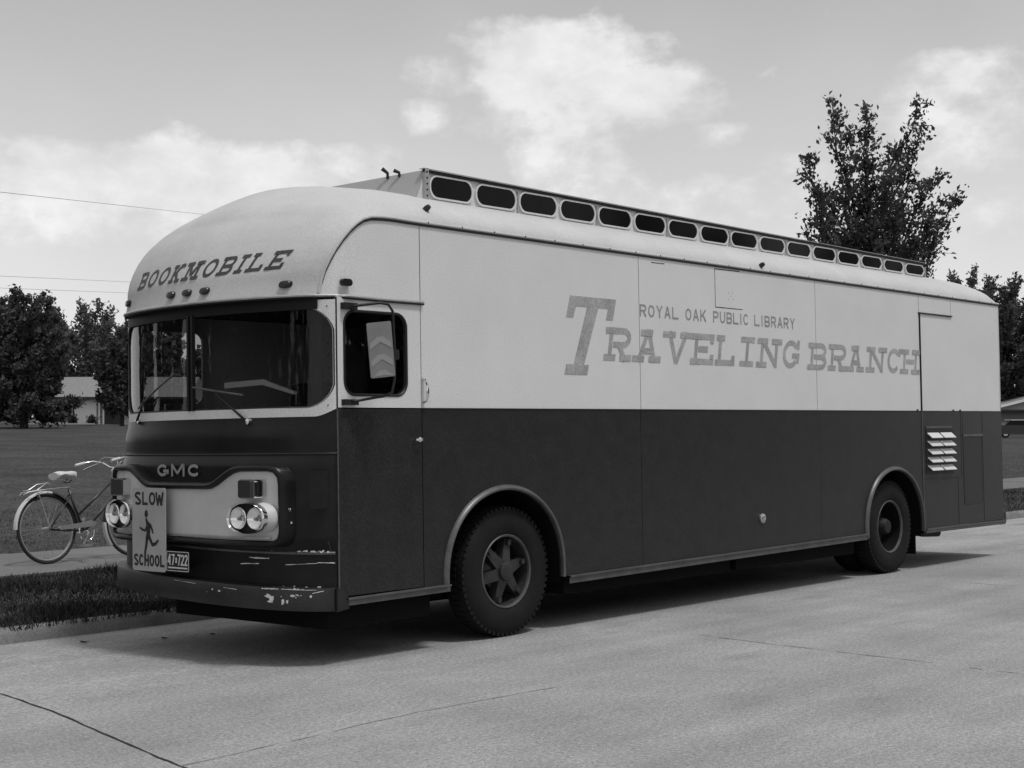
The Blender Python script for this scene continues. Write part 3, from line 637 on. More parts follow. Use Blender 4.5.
# driver's door: pale upper half with the window, dark lower half
def doors():
    d = MB(); d.plate([[(.012, BELT + .002), (.82 - SEAM, BELT + .002), (.82 - SEAM, door_top), (.012, door_top)], list(reversed(rrect(.075, 1.845, .675, 2.43, .10, 8)))], sidemap(0), (0, .03, 0))
    dr = d.build('driver_door', 'white', bus)
    MB().plate([[(.012, .47), (.82 - SEAM, .47), (.82 - SEAM, BELT - .006), (.012, BELT - .006)]], sidemap(-.003), (0, .03, 0)).build('door_lower_panel', 'dark', dr)
    ring_ = rrect(.075, 1.845, .675, 2.43, .10, 8)
    MB().tube([(a, .003, b) for a, b in ring_], .011, 6, close=True).build('window_gasket', 'gasket', dr)
    MB().plate([rrect(.075, 1.845, .675, 2.43, .10, 8)], sidemap(.014), (0, .004, 0)).build('window_pane', 'glass', dr)
    h = MB().tube([(.732, -.005, 1.528), (.732, -.035, 1.528), (.755, -.04, 1.528), (.785, -.04, 1.53)], .009, 8); h.build('door_handle', 'chrome', dr)
    MB().lathe([(0, .018), (.008, .018), (.012, .001)], (.79, -.004, 1.53), (0, -1, 0), 14).build('door_lock', 'chrome', dr)
doors()
MB().tube([(.835, -.004, 1.968), (.835, -.03, 1.962), (.838, -.045, 1.92), (.840, -.045, 1.85), (.838, -.035, 1.81), (.838, -.004, 1.80)], [.011, .012, .013, .013, .012, .011], 8).build('grab_handle', 'chrome', bus)
MB().box((-.001, -.006, .47), (.009, .004, BELT - .003)).build('corner_post', 'trim', bus)
MB().box((-.001, -.005, BELT), (.009, .004, 2.515)).build('door_jamb', 'gasket', bus)
for z in np.arange(.5, 2.5, .085): MB().lathe([(0, .0055), (.003, .004), (.0035, .0004)], (f_up(.045) - .001, .045, z), (-1, -.6, 0), 6).build('corner_rivet', 'gasket', bus)
# wheel arch trim
def arch_trim(A, wd_):
    mb = MB(); n = 36; rows_ = []
    pr = [(-.002, .0), (0, -.028), (.012, -.035), (wd_ * .6, -.03), (wd_, -.006), (wd_, .004)]
    P = [(A['cx'] - A['hw'], .42)] + [(A['cx'] - A['hw'] * math.cos(math.pi * k / n), A['spring'] + A['h'] * math.sin(math.pi * k / n) ** .92) for k in range(n + 1)] + [(A['cx'] + A['hw'], .42)]
    for o_, yy in pr:
        row = []
        for i, (x, z) in enumerate(P):
            a, b = P[max(0, i - 1)], P[min(len(P) - 1, i + 1)]; t = Vector((b[0] - a[0], b[1] - a[1])).normalized(); row.append((x - t.y * o_, yy, z + t.x * o_))
        rows_.append(row)
    mb.grid(rows_).build('arch_trim', 'trim', bus)
arch_trim(A1, .04); arch_trim(A2, .042)
# skirt rails (three lengths)
def skirt(x0, x1, z0a, z0b, hgt):
    mb = MB(); pr = [(.0, -.004), (0, -.02), (.01, -.022), (hgt - .018, -.02), (hgt - .012, -.034), (hgt, -.034), (hgt, -.002)]
    mb.grid([[(x, y, lerp(z0a, z0b, (x - x0) / (x1 - x0)) + dz) for x in np.linspace(x0, x1, 12)] for dz, y in pr], False); mb.build('skirt_rail', 'trim', bus)
skirt(.06, 1.075, .405, .415, .052); skirt(2.45, 7.375, .358, .405, .062); skirt(8.72, LEN, .392, .385, .05)
# far side, rear wall, floor, wells
mb = MB()
mb.plate([[(.86, .34), (LEN, .34), (LEN, BELT), (.0, BELT), (.0, .9), (.86, .9)]], sidemap(W), (0, -TH, 0)); mb.build('far_lower_panel', 'dark', bus)  # unseen skirt hangs lower here to keep light from under the bus
mb = MB(); mb.plate([[(.0, BELT + .003), (LEN, BELT + .003)] + [(LEN, 3.0), (.3, 3.0), (.0, 2.53)] , list(reversed(rrect(.10, 1.85, .70, 2.43, .08, 5)))], sidemap(W), (0, -TH, 0)); mb.build('far_upper_panel', 'white', bus)
MB().plate([[(.0, .45), (.86, .45), (.86, .9), (.0, .9)]], sidemap(W), (0, -TH, 0)).build('entry_step_panel', 'dark', bus)
MB().plate([rrect(.10, 1.85, .70, 2.43, .08, 5)], sidemap(W - .012), (0, .004, 0)).build('far_window_pane', 'glass', bus)
mb = MB(); mb.box((LEN - .02, .0, .42), (LEN + .004, W, BELT)); mb.build('rear_wall', 'dark', bus)
mb = MB(); mb.plate([[(0.0, BELT), (W, BELT), (W, 3.06)] + [(W / 2 + u * W / 2, 3.06 + .0 * (1 - u * u)) for u in (.5, 0, -.5)] + [(0, 3.06)]], lambda a, b: (LEN + .003, a, b), (-.03, 0, 0)); mb.build('rear_upper_wall', 'white', bus)
MB().plate([rrect(0, 0, W, .17, .03, 3)], lambda a, b: (LEN + .07, a, .375 + b), (-.08, 0, 0)).build('rear_bumper', 'gasket', bus)
mb = MB(); mb.box((2.45, .06, .62), (7.35, W - .06, .66)); mb.box((8.72, .06, .5), (LEN - .1, W - .06, .56)); mb.build('floor_pan', 'dk', bus)
MB().box((.2, .9, .22), (7.2, 1.6, .64)).build('light_block_centre', 'dk', bus)  # dark boxes from here to the wells added to block light under the bus
MB().box((2.52, .1, .26), (4.95, .9, .60)).build('light_block_near_front', 'dk', bus)
MB().box((5.05, .1, .26), (7.3, .9, .60)).build('light_block_near_rear', 'dk', bus)
MB().box((2.5, 1.6, .16), (7.3, 2.4, .60)).build('light_block_far', 'dk', bus)
MB().box((8.9, .7, .28), (10.6, 1.9, .60)).build('light_block_tail', 'dk', bus)
MB().box((.0, .12, .24), (1.0, W - .6, .60)).build('light_block_nose', 'dk', bus)  # added box that darkens the ground behind the bumper
for A in (A1, A2):
    for yy in (.032, W - .80):
        mb = MB(); P = [(A['cx'] - A['hw'] - .03, .36)] + arch(A['cx'], A['hw'] + .03, A['spring'], A['h'] + .03, .62)[1:-1] + [(A['cx'] + A['hw'] + .03, .36)]
        mb.grid([[(x, yy, z) for x, z in P], [(x, yy + .77, z) for x, z in P]], False)
        mb.add([(x, (yy + .77) if yy < 1 else yy, z) for x, z in P], [tuple(range(len(P)))]); mb.build('wheel_well', 'dk', bus)
MB().plate([[(.10, .16), (.72, .16), (.72, .62), (.10, .62)]], lambda a, b: (8.69, a, b), (.012, 0, 0)).build('mud_flap', 'dk', bus)
MB().tube([(8.9, .25, .40), (9.0, .16, .375), (9.25, .10, .365)], .045, 12).build('exhaust_pipe', 'gasket', bus)
MB().box((8.86, .08, .375), (9.3, .12, .40)).build('exhaust_hanger', 'gasket', bus)
# small things on the side
def strip(a, b, wd_, name='hatch_seam', m='gasket', y=-.0015):
    (x0, z0), (x1, z1) = a, b; d = Vector((x1 - x0, z1 - z0)).normalized() * 1; n_ = Vector((-d.y, d.x)) * wd_ / 2
    return [(x0 + n_.x, z0 + n_.y), (x1 + n_.x, z1 + n_.y), (x1 - n_.x, z1 - n_.y), (x0 - n_.x, z0 - n_.y)]
mb = MB()
mb.plate([[(4.642, 3.056), (4.642, 2.697), (5.10, 2.697), (5.10, 2.703), (4.648, 2.704), (4.648, 3.048), (5.06, 3.052), (5.06, 3.060)]], sidemap(-.0006), (0, -.001, 0))
mb.build('hatch_seam', 'gasket', bus)
MB().plate([strip((3.66, 3.035), (3.86, 3.037), .006)], sidemap(-.0006), (0, -.001, 0)).build('panel_scratch', 'gasket', bus)
for x, z in ((4.86, 2.84), (4.93, 2.84), (4.86, 2.78), (4.94, 2.785), (4.9, 2.81)): MB().plate([[(x, z), (x + .008, z), (x + .008, z + .008), (x, z + .008)]], sidemap(-.0006), (0, -.001, 0)).build('hatch_rivet', 'lettersmall', bus)
mb = MB()
for a, b in (((8.727, 1.0), (9.70, .985)), ((9.70, .985), (9.705, 1.745)), ((9.75, .664), (9.75, 1.74)), ((9.75, .664), (10.26, .664)), ((10.26, .664), (10.262, 1.47)), ((10.29, .45), (10.29, 1.74)), ((9.60, .45), (9.60, .985))):
    mb.plate([strip(a, b, .008)], sidemap(-.0028), (0, -.001, 0))
mb.build('panel_seams', 'gasket', bus)
MB().box((9.745, -.014, 1.462), (10.28, -.0035, 1.487)).build('grille_top_rail', 'trim', bus)
gm = mat('mesh_grille', .028, .6); mb = MB()
for k in range(42): z = .68 + k * .0185; mb.box((9.762, -.0055, z), (10.25, -.0032, z + .008))
mb.build('engine_grille', gm, bus)
# louvred vent: real tilted slats in two columns
vent = MB().plate([[(8.80, 1.045), (9.49, 1.04), (9.49, 1.55), (8.80, 1.555)]], sidemap(-.008), (0, .006, 0)).build('louvre_vent', 'gasket', bus)
for k in range(5):
    for x0, x1 in ((8.83, 9.11), (9.15, 9.44)):
        z = 1.45 - k * .0915; mb = MB()
        mb.add([(x0, -.010, z + .062), (x1, -.010, z + .062), (x1 + .02, -.06, z + .006), (x0 + .02, -.06, z + .006), (x0 + .02, -.058, z), (x1 + .02, -.058, z), (x1, -.010, z + .05), (x0, -.01, z + .05)], [(0, 1, 2, 3), (3, 2, 5, 4), (4, 5, 6, 7), (0, 3, 4, 7), (1, 6, 5, 2)])
        mb.build('louvre_slat', mat('louvre_alu', .62, .45) if k == 0 and x0 < 9 else bpy.data.materials['louvre_alu'], vent)
MB().box((8.80, -.012, 1.565), (9.45, -.008, 1.585)).build('vent_top_strip', 'trim', vent)
fc = MB().lathe([(0, .045), (.014, .045), (.02, .035), (.021, .001)], (5.36, -.002, .73), (0, -1, 0), 24).build('fuel_cap', 'dull', bus)
MB().lathe([(0, .02), (.012, .018), (.014, .001)], (5.35, -.02, .735), (0, -1, 0), 12).build('cap_latch', 'chrome', fc)
# black jamb along the service door and the belt clips
MB().box((8.708, -.007, .45), (8.722, -.003, BELT)).build('service_door_edge', 'trim', bus)
MB().box((8.709, -.012, BELT), (8.724, .018, 2.86)).build('service_door_jamb', 'gasket', bus)
MB().box((8.69, -.014, 2.848), (9.535, .018, 2.862)).build('service_door_gutter', 'gasket', bus)
mb = MB()
for x in (8.60, 9.50, 9.68): mb.box((x, -.014, BELT - .004), (x + .02, -.002, BELT + .018))
mb.build('belt_clips', 'gasket', bus)
# ---- lettering on the side
mb = MB()
def sm(x0, x1, z0, z1, sl):
    return lambda a, b, l: Vector((lerp(x0, x1, a) + sl * (b - .5) * (z1 - z0), -.0012 - l, lerp(z0, z1, b)))
# large initial: shaped by hand
def poly2(pts): mb.plate([pts], sidemap(-.0012), (0, -.0006, 0))
sl = .3
def T(a, b): return (a + sl * (b - 2.35), b)
poly2([T(2.44, 2.50), T(2.53, 2.50), T(2.54, 2.595), T(2.685, 2.595), T(2.64, 2.12), T(2.545, 2.12), T(2.545, 2.035), T(2.84, 2.035), T(2.84, 2.12), T(2.775, 2.12), T(2.835, 2.595), T(2.965, 2.595), T(2.96, 2.50), T(3.055, 2.50), T(3.055, 2.68), T(2.44, 2.68)])
mb.build('large_initial', 'letter', bus)
for ch, a, b in (('R', 2.987, 3.363), ('A', 3.38, 3.79), ('V', 3.80, 4.25), ('E', 4.241, 4.62), ('L', 4.633, 4.969), ('I', 5.035, 5.293), ('N', 5.332, 5.77), ('G', 5.788, 6.107)):
    mb = MB(); letter(mb, ch, sm(a + .01, b - .01, 2.165, 2.445, .18), (b - a) / .28, .19, True); mb.build('letter', 'letter', bus)
for ch, a, b in (('B', 6.275, 6.656), ('R', 6.676, 7.061), ('A', 7.061, 7.43), ('N', 7.474, 7.919), ('C', 7.932, 8.242), ('H', 8.242, 8.70)):
    mb = MB(); letter(mb, ch, sm(a + .01, b - .01, 2.165, 2.435, .16), (b - a) / .27, .19, True); mb.build('letter', 'letter', bus)
for wd_, a, b in (('ROYAL', 3.485, 4.056), ('OAK', 4.165, 4.491), ('PUBLIC', 4.605, 5.197), ('LIBRARY', 5.30, 6.037)):
    ws_ = [.45 if c == 'I' else 1 for c in wd_]; gap = .28; u = (b - a) / (sum(ws_) + gap * (len(wd_) - 1)); x = a
    for c, k in zip(wd_, ws_): mb = MB(); letter(mb, c, sm(x, x + k * u, 2.556, 2.662, .0), k * u / .106, .16, False); x += (k + gap) * u; mb.build('letter', 'lettersmall', bus)
# faint repaint patch below the lettering
# ---- raised roof with sixteen windows
def ct(x): return lerp(3.60, 3.515, (x - 1.29) / 8.35)
def cb(x): return lerp(3.385, 3.357, (x - 1.29) / 8.35)
mb = MB(); YN, YF = .40, W - .40
sec = [1.29, 3, 5, 7, 8.5, 9.66]
for yy in (YN, YF): mb.grid([[(x, yy, 3.2) for x in sec], [(x, yy, ct(x)) for x in sec]], False)
mb.grid([[(x, YN, ct(x)) for x in sec], [(x, YF, ct(x)) for x in sec]], False)
mb.add([(9.66, YN, 3.2), (9.66, YF, 3.2), (9.66, YF, ct(9.66)), (9.66, YN, ct(9.66))], [(0, 1, 2, 3)])
for yy in (YN, YF): mb.add([(1.29, yy, 3.2), (1.12, yy, 3.2), (1.29, yy, ct(1.29))], [(0, 1, 2)])
rr_o = mb.build('raised_roof', 'white', bus)
MB().add([(1.10, YN, 3.2), (1.10, YF, 3.2), (1.285, YF, ct(1.29) + .002), (1.285, YN, ct(1.29) + .002), (1.12, YN, 3.2), (1.12, YF, 3.2), (1.30, YF, ct(1.29) - .004), (1.30, YN, ct(1.29) - .004)], [(0, 1, 2, 3), (4, 5, 6, 7), (0, 3, 7, 4), (1, 2, 6, 5), (2, 3, 7, 6)]).build('front_sheet', 'rampg', rr_o)
for yy, s_ in ((YN, -1), (YF, 1)):
    mb = MB(); mb.grid([[(x, yy + s_ * a, ct(x) + z) for x in np.linspace(1.24, 9.68, 24)] for a, z in ((0, -.016), (.022, -.018), (.026, -.004), (.022, .004), (-.02, .006))], False); mb.build('roof_gutter', 'gasket', rr_o)
    mb = MB(); mb.grid([[(x, yy + s_ * a, ct(x) + z) for x in np.linspace(1.24, 9.68, 24)] for a, z in ((.015, .007), (.030, .004), (.033, .010), (.016, .013))], False); mb.build('gutter_edge', 'roofw', rr_o)
MB().plate([[(1.265, 3.37), (1.305, 3.37), (1.305, 3.612), (1.265, 3.612)]], sidemap(YN - .03), (0, .03, 0)).build('corner_strap', 'dull', rr_o)
mb = MB()
for k in range(5): mb.lathe([(0, .008), (.005, .006), (.006, .0005)], (1.285, YN - .031, 3.40 + k * .046), (0, -1, 0), 8)
mb.build('strap_rivets', 'gasket', rr_o)
wf = None
for k in range(16):
    x0 = 1.335 + k * .5235; x1 = x0 + .475; h0 = cb(x0) + .012; h1 = ct(x1) - .030
    if x0 == 1.35: pass
    f_ = MB().plate([rrect(x0 - .010, h0 - .010, x1 + .010, h1 + .008, .085, 7), list(reversed(rrect(x0 + .006, h0 + .004, x1 - .006, h1 - .004, .075, 7)))], sidemap(YN - .016), (0, .02, 0)).build('roof_window', 'white', rr_o)
    MB().plate([rrect(x0 + .002, h0 + .001, x1 - .002, h1 - .001, .077, 7)], sidemap(YN - .008), (0, .004, 0)).build('window_pane', 'dglass', f_)
    if k % 2 == 1: MB().box((x1 + .022, YN - .02, cb(x1)), (x1 + .036, YN, ct(x1) - .036)).build('window_divider', 'dull', rr_o)
for k in range(16):
    x0 = 1.335 + k * .5235; x1 = x0 + .475; h0 = cb(x0) + .012; h1 = ct(x1) - .030
    MB().plate([rrect(x0, h0, x1, h1, .062, 5)], sidemap(YF + .008), (0, -.004, 0)).build('far_roof_window', 'dglass', rr_o)
for (x, y, z, hh) in ((1.0, 2.0, 3.50, .06), (1.27, .79, 3.60, .06), (1.27, .66, 3.60, .03)):
    MB().tube([(x, y, z - .02), (x, y, z + hh * .4), (x - .03, y + .03, z + hh)], [.012, .012, .016], 8).build('roof_hook', 'gasket', bus)
# ---- mirror
mir = MB().tube([(.11, -.03, 2.44), (.11, -.07, 2.455), (.24, -.19, 2.475), (.29, -.22, 2.465), (.325, -.225, 2.42), (.335, -.22, 2.30), (.345, -.22, 2.15), (.34, -.22, 1.95), (.325, -.21, 1.86), (.28, -.18, 1.835), (.11, -.06, 1.80), (.11, -.03, 1.80)], .0095, 8).build('wing_mirror', 'gasket', bus)
mb = MB(); mb.box((.045, -.04, 2.435), (.17, -.001, 2.48)); mb.box((.045, -.04, 1.775), (.17, -.001, 1.815)); mb.build('mirror_bracket', 'gasket', mir)
c = Vector((.215, -.22, 2.15)); ax = Vector((.12, .0, .012)).normalized(); ax = Vector((.075, -.08, .0)).normalized(); axz = Vector((.10, .0, -1)).normalized()
ax = Vector((.8, -.55, .10)).normalized(); axn = ax.cross(axz).normalized()
mb = MB(); mb.plate([rrect(-.085, -.19, .085, .19, .012, 4)], lambda a, b: c + ax * a - axz * b, axn * .02); mh = mb.build('mirror_housing', 'mirror', mir)
mb = MB()
for j, zz in enumerate((.06, -.06, -.17)):
    mb.plate([[(-.075, zz - .015), (-.02, zz + .03), (.02, zz + .03), (.075, zz - .015), (.075, zz - .035 + (.02 if j == 2 else -.02)), (.0, zz - .005), (-.075, zz - .035 + (.02 if j == 2 else -.02))]], lambda a, b: c + ax * a - axz * b - axn * .0025, axn * .002)
    mb.plate([[(-.075, zz - .015), (-.02, zz + .03), (.02, zz + .03), (.075, zz - .015), (.075, zz - .035 + (.02 if j == 2 else -.02)), (.0, zz - .005), (-.075, zz - .035 + (.02 if j == 2 else -.02))]], lambda a, b: c + ax * a - axz * b + axn * .0225, axn * -.002)
mb.build('mirror_emboss', 'mirrorl', mh)
MB().plate([rrect(-.03, -.035, .03, .035, .015, 4)], lambda a, b: Vector((.345, -.235, 2.12)) + Vector((a, 0, b)), (0, .03, 0)).build('mirror_clamp', 'gasket', mir)
# ---- cab interior
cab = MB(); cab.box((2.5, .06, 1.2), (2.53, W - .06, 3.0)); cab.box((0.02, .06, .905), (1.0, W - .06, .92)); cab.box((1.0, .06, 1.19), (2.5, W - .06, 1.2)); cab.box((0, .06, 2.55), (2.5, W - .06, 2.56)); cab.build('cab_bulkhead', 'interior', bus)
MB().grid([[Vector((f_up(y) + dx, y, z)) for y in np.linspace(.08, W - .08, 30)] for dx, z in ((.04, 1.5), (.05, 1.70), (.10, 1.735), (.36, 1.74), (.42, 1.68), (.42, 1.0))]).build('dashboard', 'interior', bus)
MB().plate([[(1.62, 1.945), (1.16, 1.958), (.80, 1.875), (.80, 1.897), (1.16, 2.0), (1.62, 1.99)]], lambda a, b: (.3, a, b), (.03, 0, 0)).build('dash_tray', 'slab', bus)
sw = MB().tube([Vector((.42, .62, 1.72)) + Vector((.10 * math.sin(a), .23 * math.cos(a), .20 * math.sin(a))) for a in [2 * math.pi * k / 32 for k in range(32)]], .013, 8, close=True).build('steering_wheel', 'gasket', bus)
mb = MB(); mb.tube([(.42, .40, 1.72), (.42, .84, 1.72)], .009, 6); mb.tube([(.44, .62, 1.72), (.2, .62, 1.2)], .025, 8); mb.build('steering_column', 'gasket', sw)
def seat(y):
    s_ = MB(); s_.box((.95, y - .23, 1.22), (1.4, y + .23, 1.34)); s_.box((1.1, y - .1, .92), (1.25, y + .1, 1.22)); s1 = s_.build('cab_seat', 'seat', bus)
    MB().plate([rrect(-.22, 0, .22, .7, .06, 4)], lambda a, b: (1.36 + b * .12, y + a, 1.32 + b), (.1, 0, 0)).build('seat_back', 'seat', s1)
seat(.62); seat(1.95)
mb = MB()  # folded sheets added behind the glass in place of its reflected streaks
for j, (yc, wdt) in enumerate(((.20, .10), (2.3, .08))):
    pts = [(f_up(.2) + .12 + .012 * math.sin(k * 1.9), yc - wdt / 2 + wdt * k / 12) for k in range(13)]
    mb.grid([[(x, y, z) for x, y in pts] for z in (1.78, 2.1, 2.45)])
mb.build('glass_streak_folds', mat('glass_streak_grey', .035, .9), bus)
# ---- wheels
def wheel(cx, cy, side, rear=False):
    """side -1: outer face towards -y"""
    ax_ = Vector((0, side, 0)); c0 = Vector((cx, cy, .503)); wroot = MB()
    ty = MB().lathe([(-.22, .30), (-.235, .40), (-.21, .47), (-.17, .497), (-.03, .497), (.0, .472), (.018, .43), (.024, .37), (.016, .31), (.0, .283), (-.03, .276), (-.1, .272)], c0, ax_, 72)
    # shoulder lugs
    u = Vector((1, 0, 0)); v = Vector((0, 0, 1))
    for k in range(60):
        a = 2 * math.pi * k / 60; er = u * math.cos(a) + v * math.sin(a); et = -u * math.sin(a) + v * math.cos(a)
        ty.obox(c0 + er * .478 - ax_ * .022, er * .019, et * .0145, ax_ * .022)
        ty.obox(c0 + er * .495 - ax_ * .10, er * .008, et * .0155, ax_ * .035)
    wh = ty.build('wheel', 'tyre', bus)
    MB().lathe([(.004, .286), (.010, .279), (.004, .268), (-.012, .264)], c0, ax_, 64).build('wheel_rim', 'rimlight', wh)
    MB().lathe([(-.012, .264), (-.06, .258), (-.16, .25), (-.2, .24)], c0, ax_, 64).build('rim_well', 'dk' if rear else 'rim', wh)
    if not rear:
        MB().lathe([(-.19, .001), (-.19, .245)], c0, ax_, 32).build('brake_drum', 'dk', wh)
        h = MB().lathe([(-.17, .16), (-.10, .15), (-.07, .10), (-.03, .095), (-.02, .075), (.01, .07), (.018, .055), (.02, .001)], c0, ax_, 36)
        for k in range(6):
            a = 2 * math.pi * (k + .25) / 6; er = u * math.cos(a) + v * math.sin(a); et = -u * math.sin(a) + v * math.cos(a)
            h.add([c0 + er * .07 + et * s1 * .048 + ax_ * (d1) for s1 in (-1, 1) for d1 in (-.10, -.015)] + [c0 + er * .25 + et * s1 * .030 + ax_ * (d1) for s1 in (-1, 1) for d1 in (-.11, -.045)], [(0, 1, 3, 2), (4, 6, 7, 5), (0, 4, 5, 1), (2, 3, 7, 6), (1, 5, 7, 3), (0, 2, 6, 4)])
            h.obox(c0 + er * .228 - ax_ * .03, er * .02, et * .018, ax_ * .016)
        for k in range(8):
            a = 2 * math.pi * k / 8; h.lathe([(.0, .009), (.012, .009), (.014, .001)], c0 + (u * math.cos(a) + v * math.sin(a)) * .078 - ax_ * .03, ax_, 6, False)
        h.build('wheel_hub', 'rim', wh)
    else:
        h = MB().lathe([(-.20, .25), (-.21, .2), (-.20, .15), (-.14, .10), (-.05, .085), (-.02, .07), (-.015, .001)], c0, ax_, 36)
        for k in range(8):
            a = 2 * math.pi * k / 8; h.lathe([(.0, .014), (.03, .014), (.034, .001)], c0 + (u * math.cos(a) + v * math.sin(a)) * .17 - ax_ * .21, ax_, 6, False)
        h.build('wheel_hub', mat('dark_hub', .008, .7), wh)
        MB().lathe([(-.26, .28), (-.275, .40), (-.3, .48), (-.34, .497), (-.46, .497), (-.5, .47), (-.52, .4), (-.5, .28)], c0, ax_, 56).build('inner_tyre', 'tyre', wh)
wheel(1.79, .07, -1); wheel(8.04, .07, -1, True); wheel(1.79, W - .07, 1); wheel(8.04, W - .07, 1, True)
mb = MB(); mb.tube([(1.79, .3, .5), (1.79, W - .3, .5)], .06, 10); mb.build('axle', 'dk', bus); mb = MB(); mb.tube([(8.04, .3, .5), (8.04, W - .3, .5)], .09, 10); mb.build('axle', 'dk', bus)
# ================================================================== BICYCLE
def bicycle():
    root = empty('bicycle', (1.20, 5.60, .240), (R(0), 0, R(-11.6)))
    root.rotation_euler = (Matrix.Rotation(R(5), 4, 'Z') @ Matrix.Rotation(R(-6), 4, 'X')).to_euler()
    tag(root, "step-through bicycle with pale saddle and rear mudguard, standing on the sidewalk beside the bus front", 'bicycle')
    RW = .345; FX = 1.06
    def whl(name, cx):
        hub = Vector((cx, 0, RW)); pts = lambda r: [hub + Vector((r * math.cos(a), 0, r * math.sin(a))) for a in [2 * math.pi * k / 48 for k in range(48)]]
        wo = MB().tube(pts(RW - .014), .0155, 8, close=True).build(name, 'black', root)
        MB().tube(pts(RW - .036), .0105, 6, close=True).build('bicycle_rim', 'dull', wo)
        mb = MB()
        for k in range(36):
            a = 2 * math.pi * k / 36; a2 = a + (.35 if k % 4 < 2 else -.35); s_ = .03 if k % 2 else -.03
            mb.tube([hub + Vector((.02 * math.cos(a2), s_, .02 * math.sin(a2))), hub + Vector(((RW - .04) * math.cos(a), 0, (RW - .04) * math.sin(a)))], .0013, 3, False)
        mb.build('spokes', 'spoke', wo); MB().tube([hub + Vector((0, -.05, 0)), hub + Vector((0, .05, 0))], .02, 10).build('wheel_axle', 'dull', wo)
    whl('rear_wheel', 0); whl('front_wheel', FX)
    bb = (.44, 0, .29); hd_t = (.845, 0, .80); hd_b = (.875, 0, .66); st_t = (.29, 0, .72)
    f = MB()
    f.tube([bb, st_t], .015, 8); f.tube([bb, hd_b], .015, 8); f.tube([hd_t, (.38, 0, .46)], .0135, 8); f.tube([hd_t, hd_b], .018, 8)
    for s_ in (-1, 1): f.tube([(0, .055 * s_, RW), (.42, .03 * s_, .30)], .009, 6); f.tube([(0, .055 * s_, RW), (.31, .02 * s_, .68)], .008, 6)
    f.build('frame', 'bikef', root)
    f = MB()
    for s_ in (-1, 1): f.tube([(.885, .03 * s_, .64), (.93, .04 * s_, .5), (FX, .045 * s_, RW)], .010, 6)
    f.tube([(.885, -.035, .64), (.885, .035, .64)], .014, 6); f.build('fork', 'bikef', root)
    sd_ = MB(); prof_ = [(-.14, .07, .0), (-.13, .10, .0), (-.08, .105, .012), (0, .075, .006), (.08, .035, .01), (.125, .022, .004), (.135, .012, 0)]
    rows_ = []
    for dx, hw, dz in prof_: rows_.append([(.255 + dx, hw * math.cos(a), .865 + dz + (.035 if math.sin(a) > 0 else .04) * math.sin(a)) for a in [2 * math.pi * k / 16 for k in range(16)]])
    sd_.grid(rows_, True, True); sd_.add(rows_[0], [tuple(range(16))]); sd_.add(rows_[-1], [tuple(range(16))]); sdo = sd_.build('saddle', 'bikew', root)
    MB().tube([st_t, (.265, 0, .83)], .012, 8).build('seat_post', 'dull', sdo)
    MB().tube([(.2, -.04, .80), (.26, -.04, .79), (.33, 0, .82)], .006, 6).build('saddle_springs', 'gasket', sdo)
    hb = MB().tube([(.62, -.29, .985), (.70, -.285, 1.0), (.80, -.25, 1.015), (.865, -.17, .99), (.875, -.07, .935), (.875, 0, .925), (.875, .07, .935), (.865, .17, .99), (.80, .25, 1.015), (.70, .285, 1.0), (.62, .29, .985)], .011, 8).build('handlebar', 'chrome', root)
    MB().tube([hd_t, (.84, 0, .90), (.875, 0, .925)], .013, 8).build('handlebar_stem', 'chrome', hb)
    for s_ in (-1, 1): MB().tube([(.605, .292 * s_, .981), (.72, .283 * s_, 1.003)], .017, 10).build('handlebar_grip', 'bikew', hb); MB().tube([(.82, .2 * s_, .985), (.74, .25 * s_, .955), (.68, .26 * s_, .93)], .006, 6).build('brake_lever', 'chrome', hb)
    cb_ = MB(); cb_.tube([(.80, -.2, 1.0), (.87, -.12, 1.03), (.93, -.02, 1.0), (.91, 0, .86), (.87, 0, .7)], .004, 5); cb_.tube([(.80, .2, 1.0), (.87, .14, 1.05), (.95, .05, 1.03), (.93, 0, .86), (.87, 0, .72)], .004, 5); cb_.build('brake_cable', 'spoke', hb)
    def fender(name, cx, a0, a1, parts):
        n_ = 24; rows_ = []
        for j, (dy, dr) in enumerate(((-.028, -.012), (-.02, .004), (0, .010), (.02, .004), (.028, -.012))):
            rows_.append([(cx + (RW + .022 + dr) * math.cos(R(lerp(a0, a1, k / n_))), dy, RW + (RW + .022 + dr) * math.sin(R(lerp(a0, a1, k / n_)))) for k in range(n_ + 1)])
        return MB().grid(rows_).build(name, parts, root)
    fender('rear_mudguard', 0, 78, 178, 'bikew'); fender('mudguard_front_section', 0, 5, 77, 'bikef')
    fender('front_mudguard', FX, 20, 175, 'bikef'); fender('front_mudguard_tip', FX, 176, 216, 'bikew')
    rk = MB()
    for s_ in (-1, 1): rk.tube([(.27, .05 * s_, .745), (0, .065 * s_, .735), (-.22, .06 * s_, .715), (-.27, .03 * s_, .69)], .005, 6); rk.tube([(0, .06 * s_, RW), (-.13, .065 * s_, .73)], .004, 5)
    rk.tube([(-.16, .06, .73), (-.05, .05, .79), (.05, .04, .80), (.12, .03, .76)], .005, 6); rk.tube([(-.13, -.06, .73), (.0, -.05, .80), (.08, -.04, .78), (.14, -.03, .745)], .005, 6)
    for x in (-.2, -.1, .02, .12): rk.tube([(x, -.063, .735), (x, .063, .735)], .004, 5)
    rk.build('luggage_rack', 'dull', root)
    cg = MB(); cg.plate([[(.09, .345), (.12, .325), (.44, .335), (.53, .34), (.56, .375), (.50, .40), (.40, .385), (.12, .365)]], lambda a, b: (a, -.065, b), (0, .012, 0)); cg.build('chain_guard', 'dull', root)
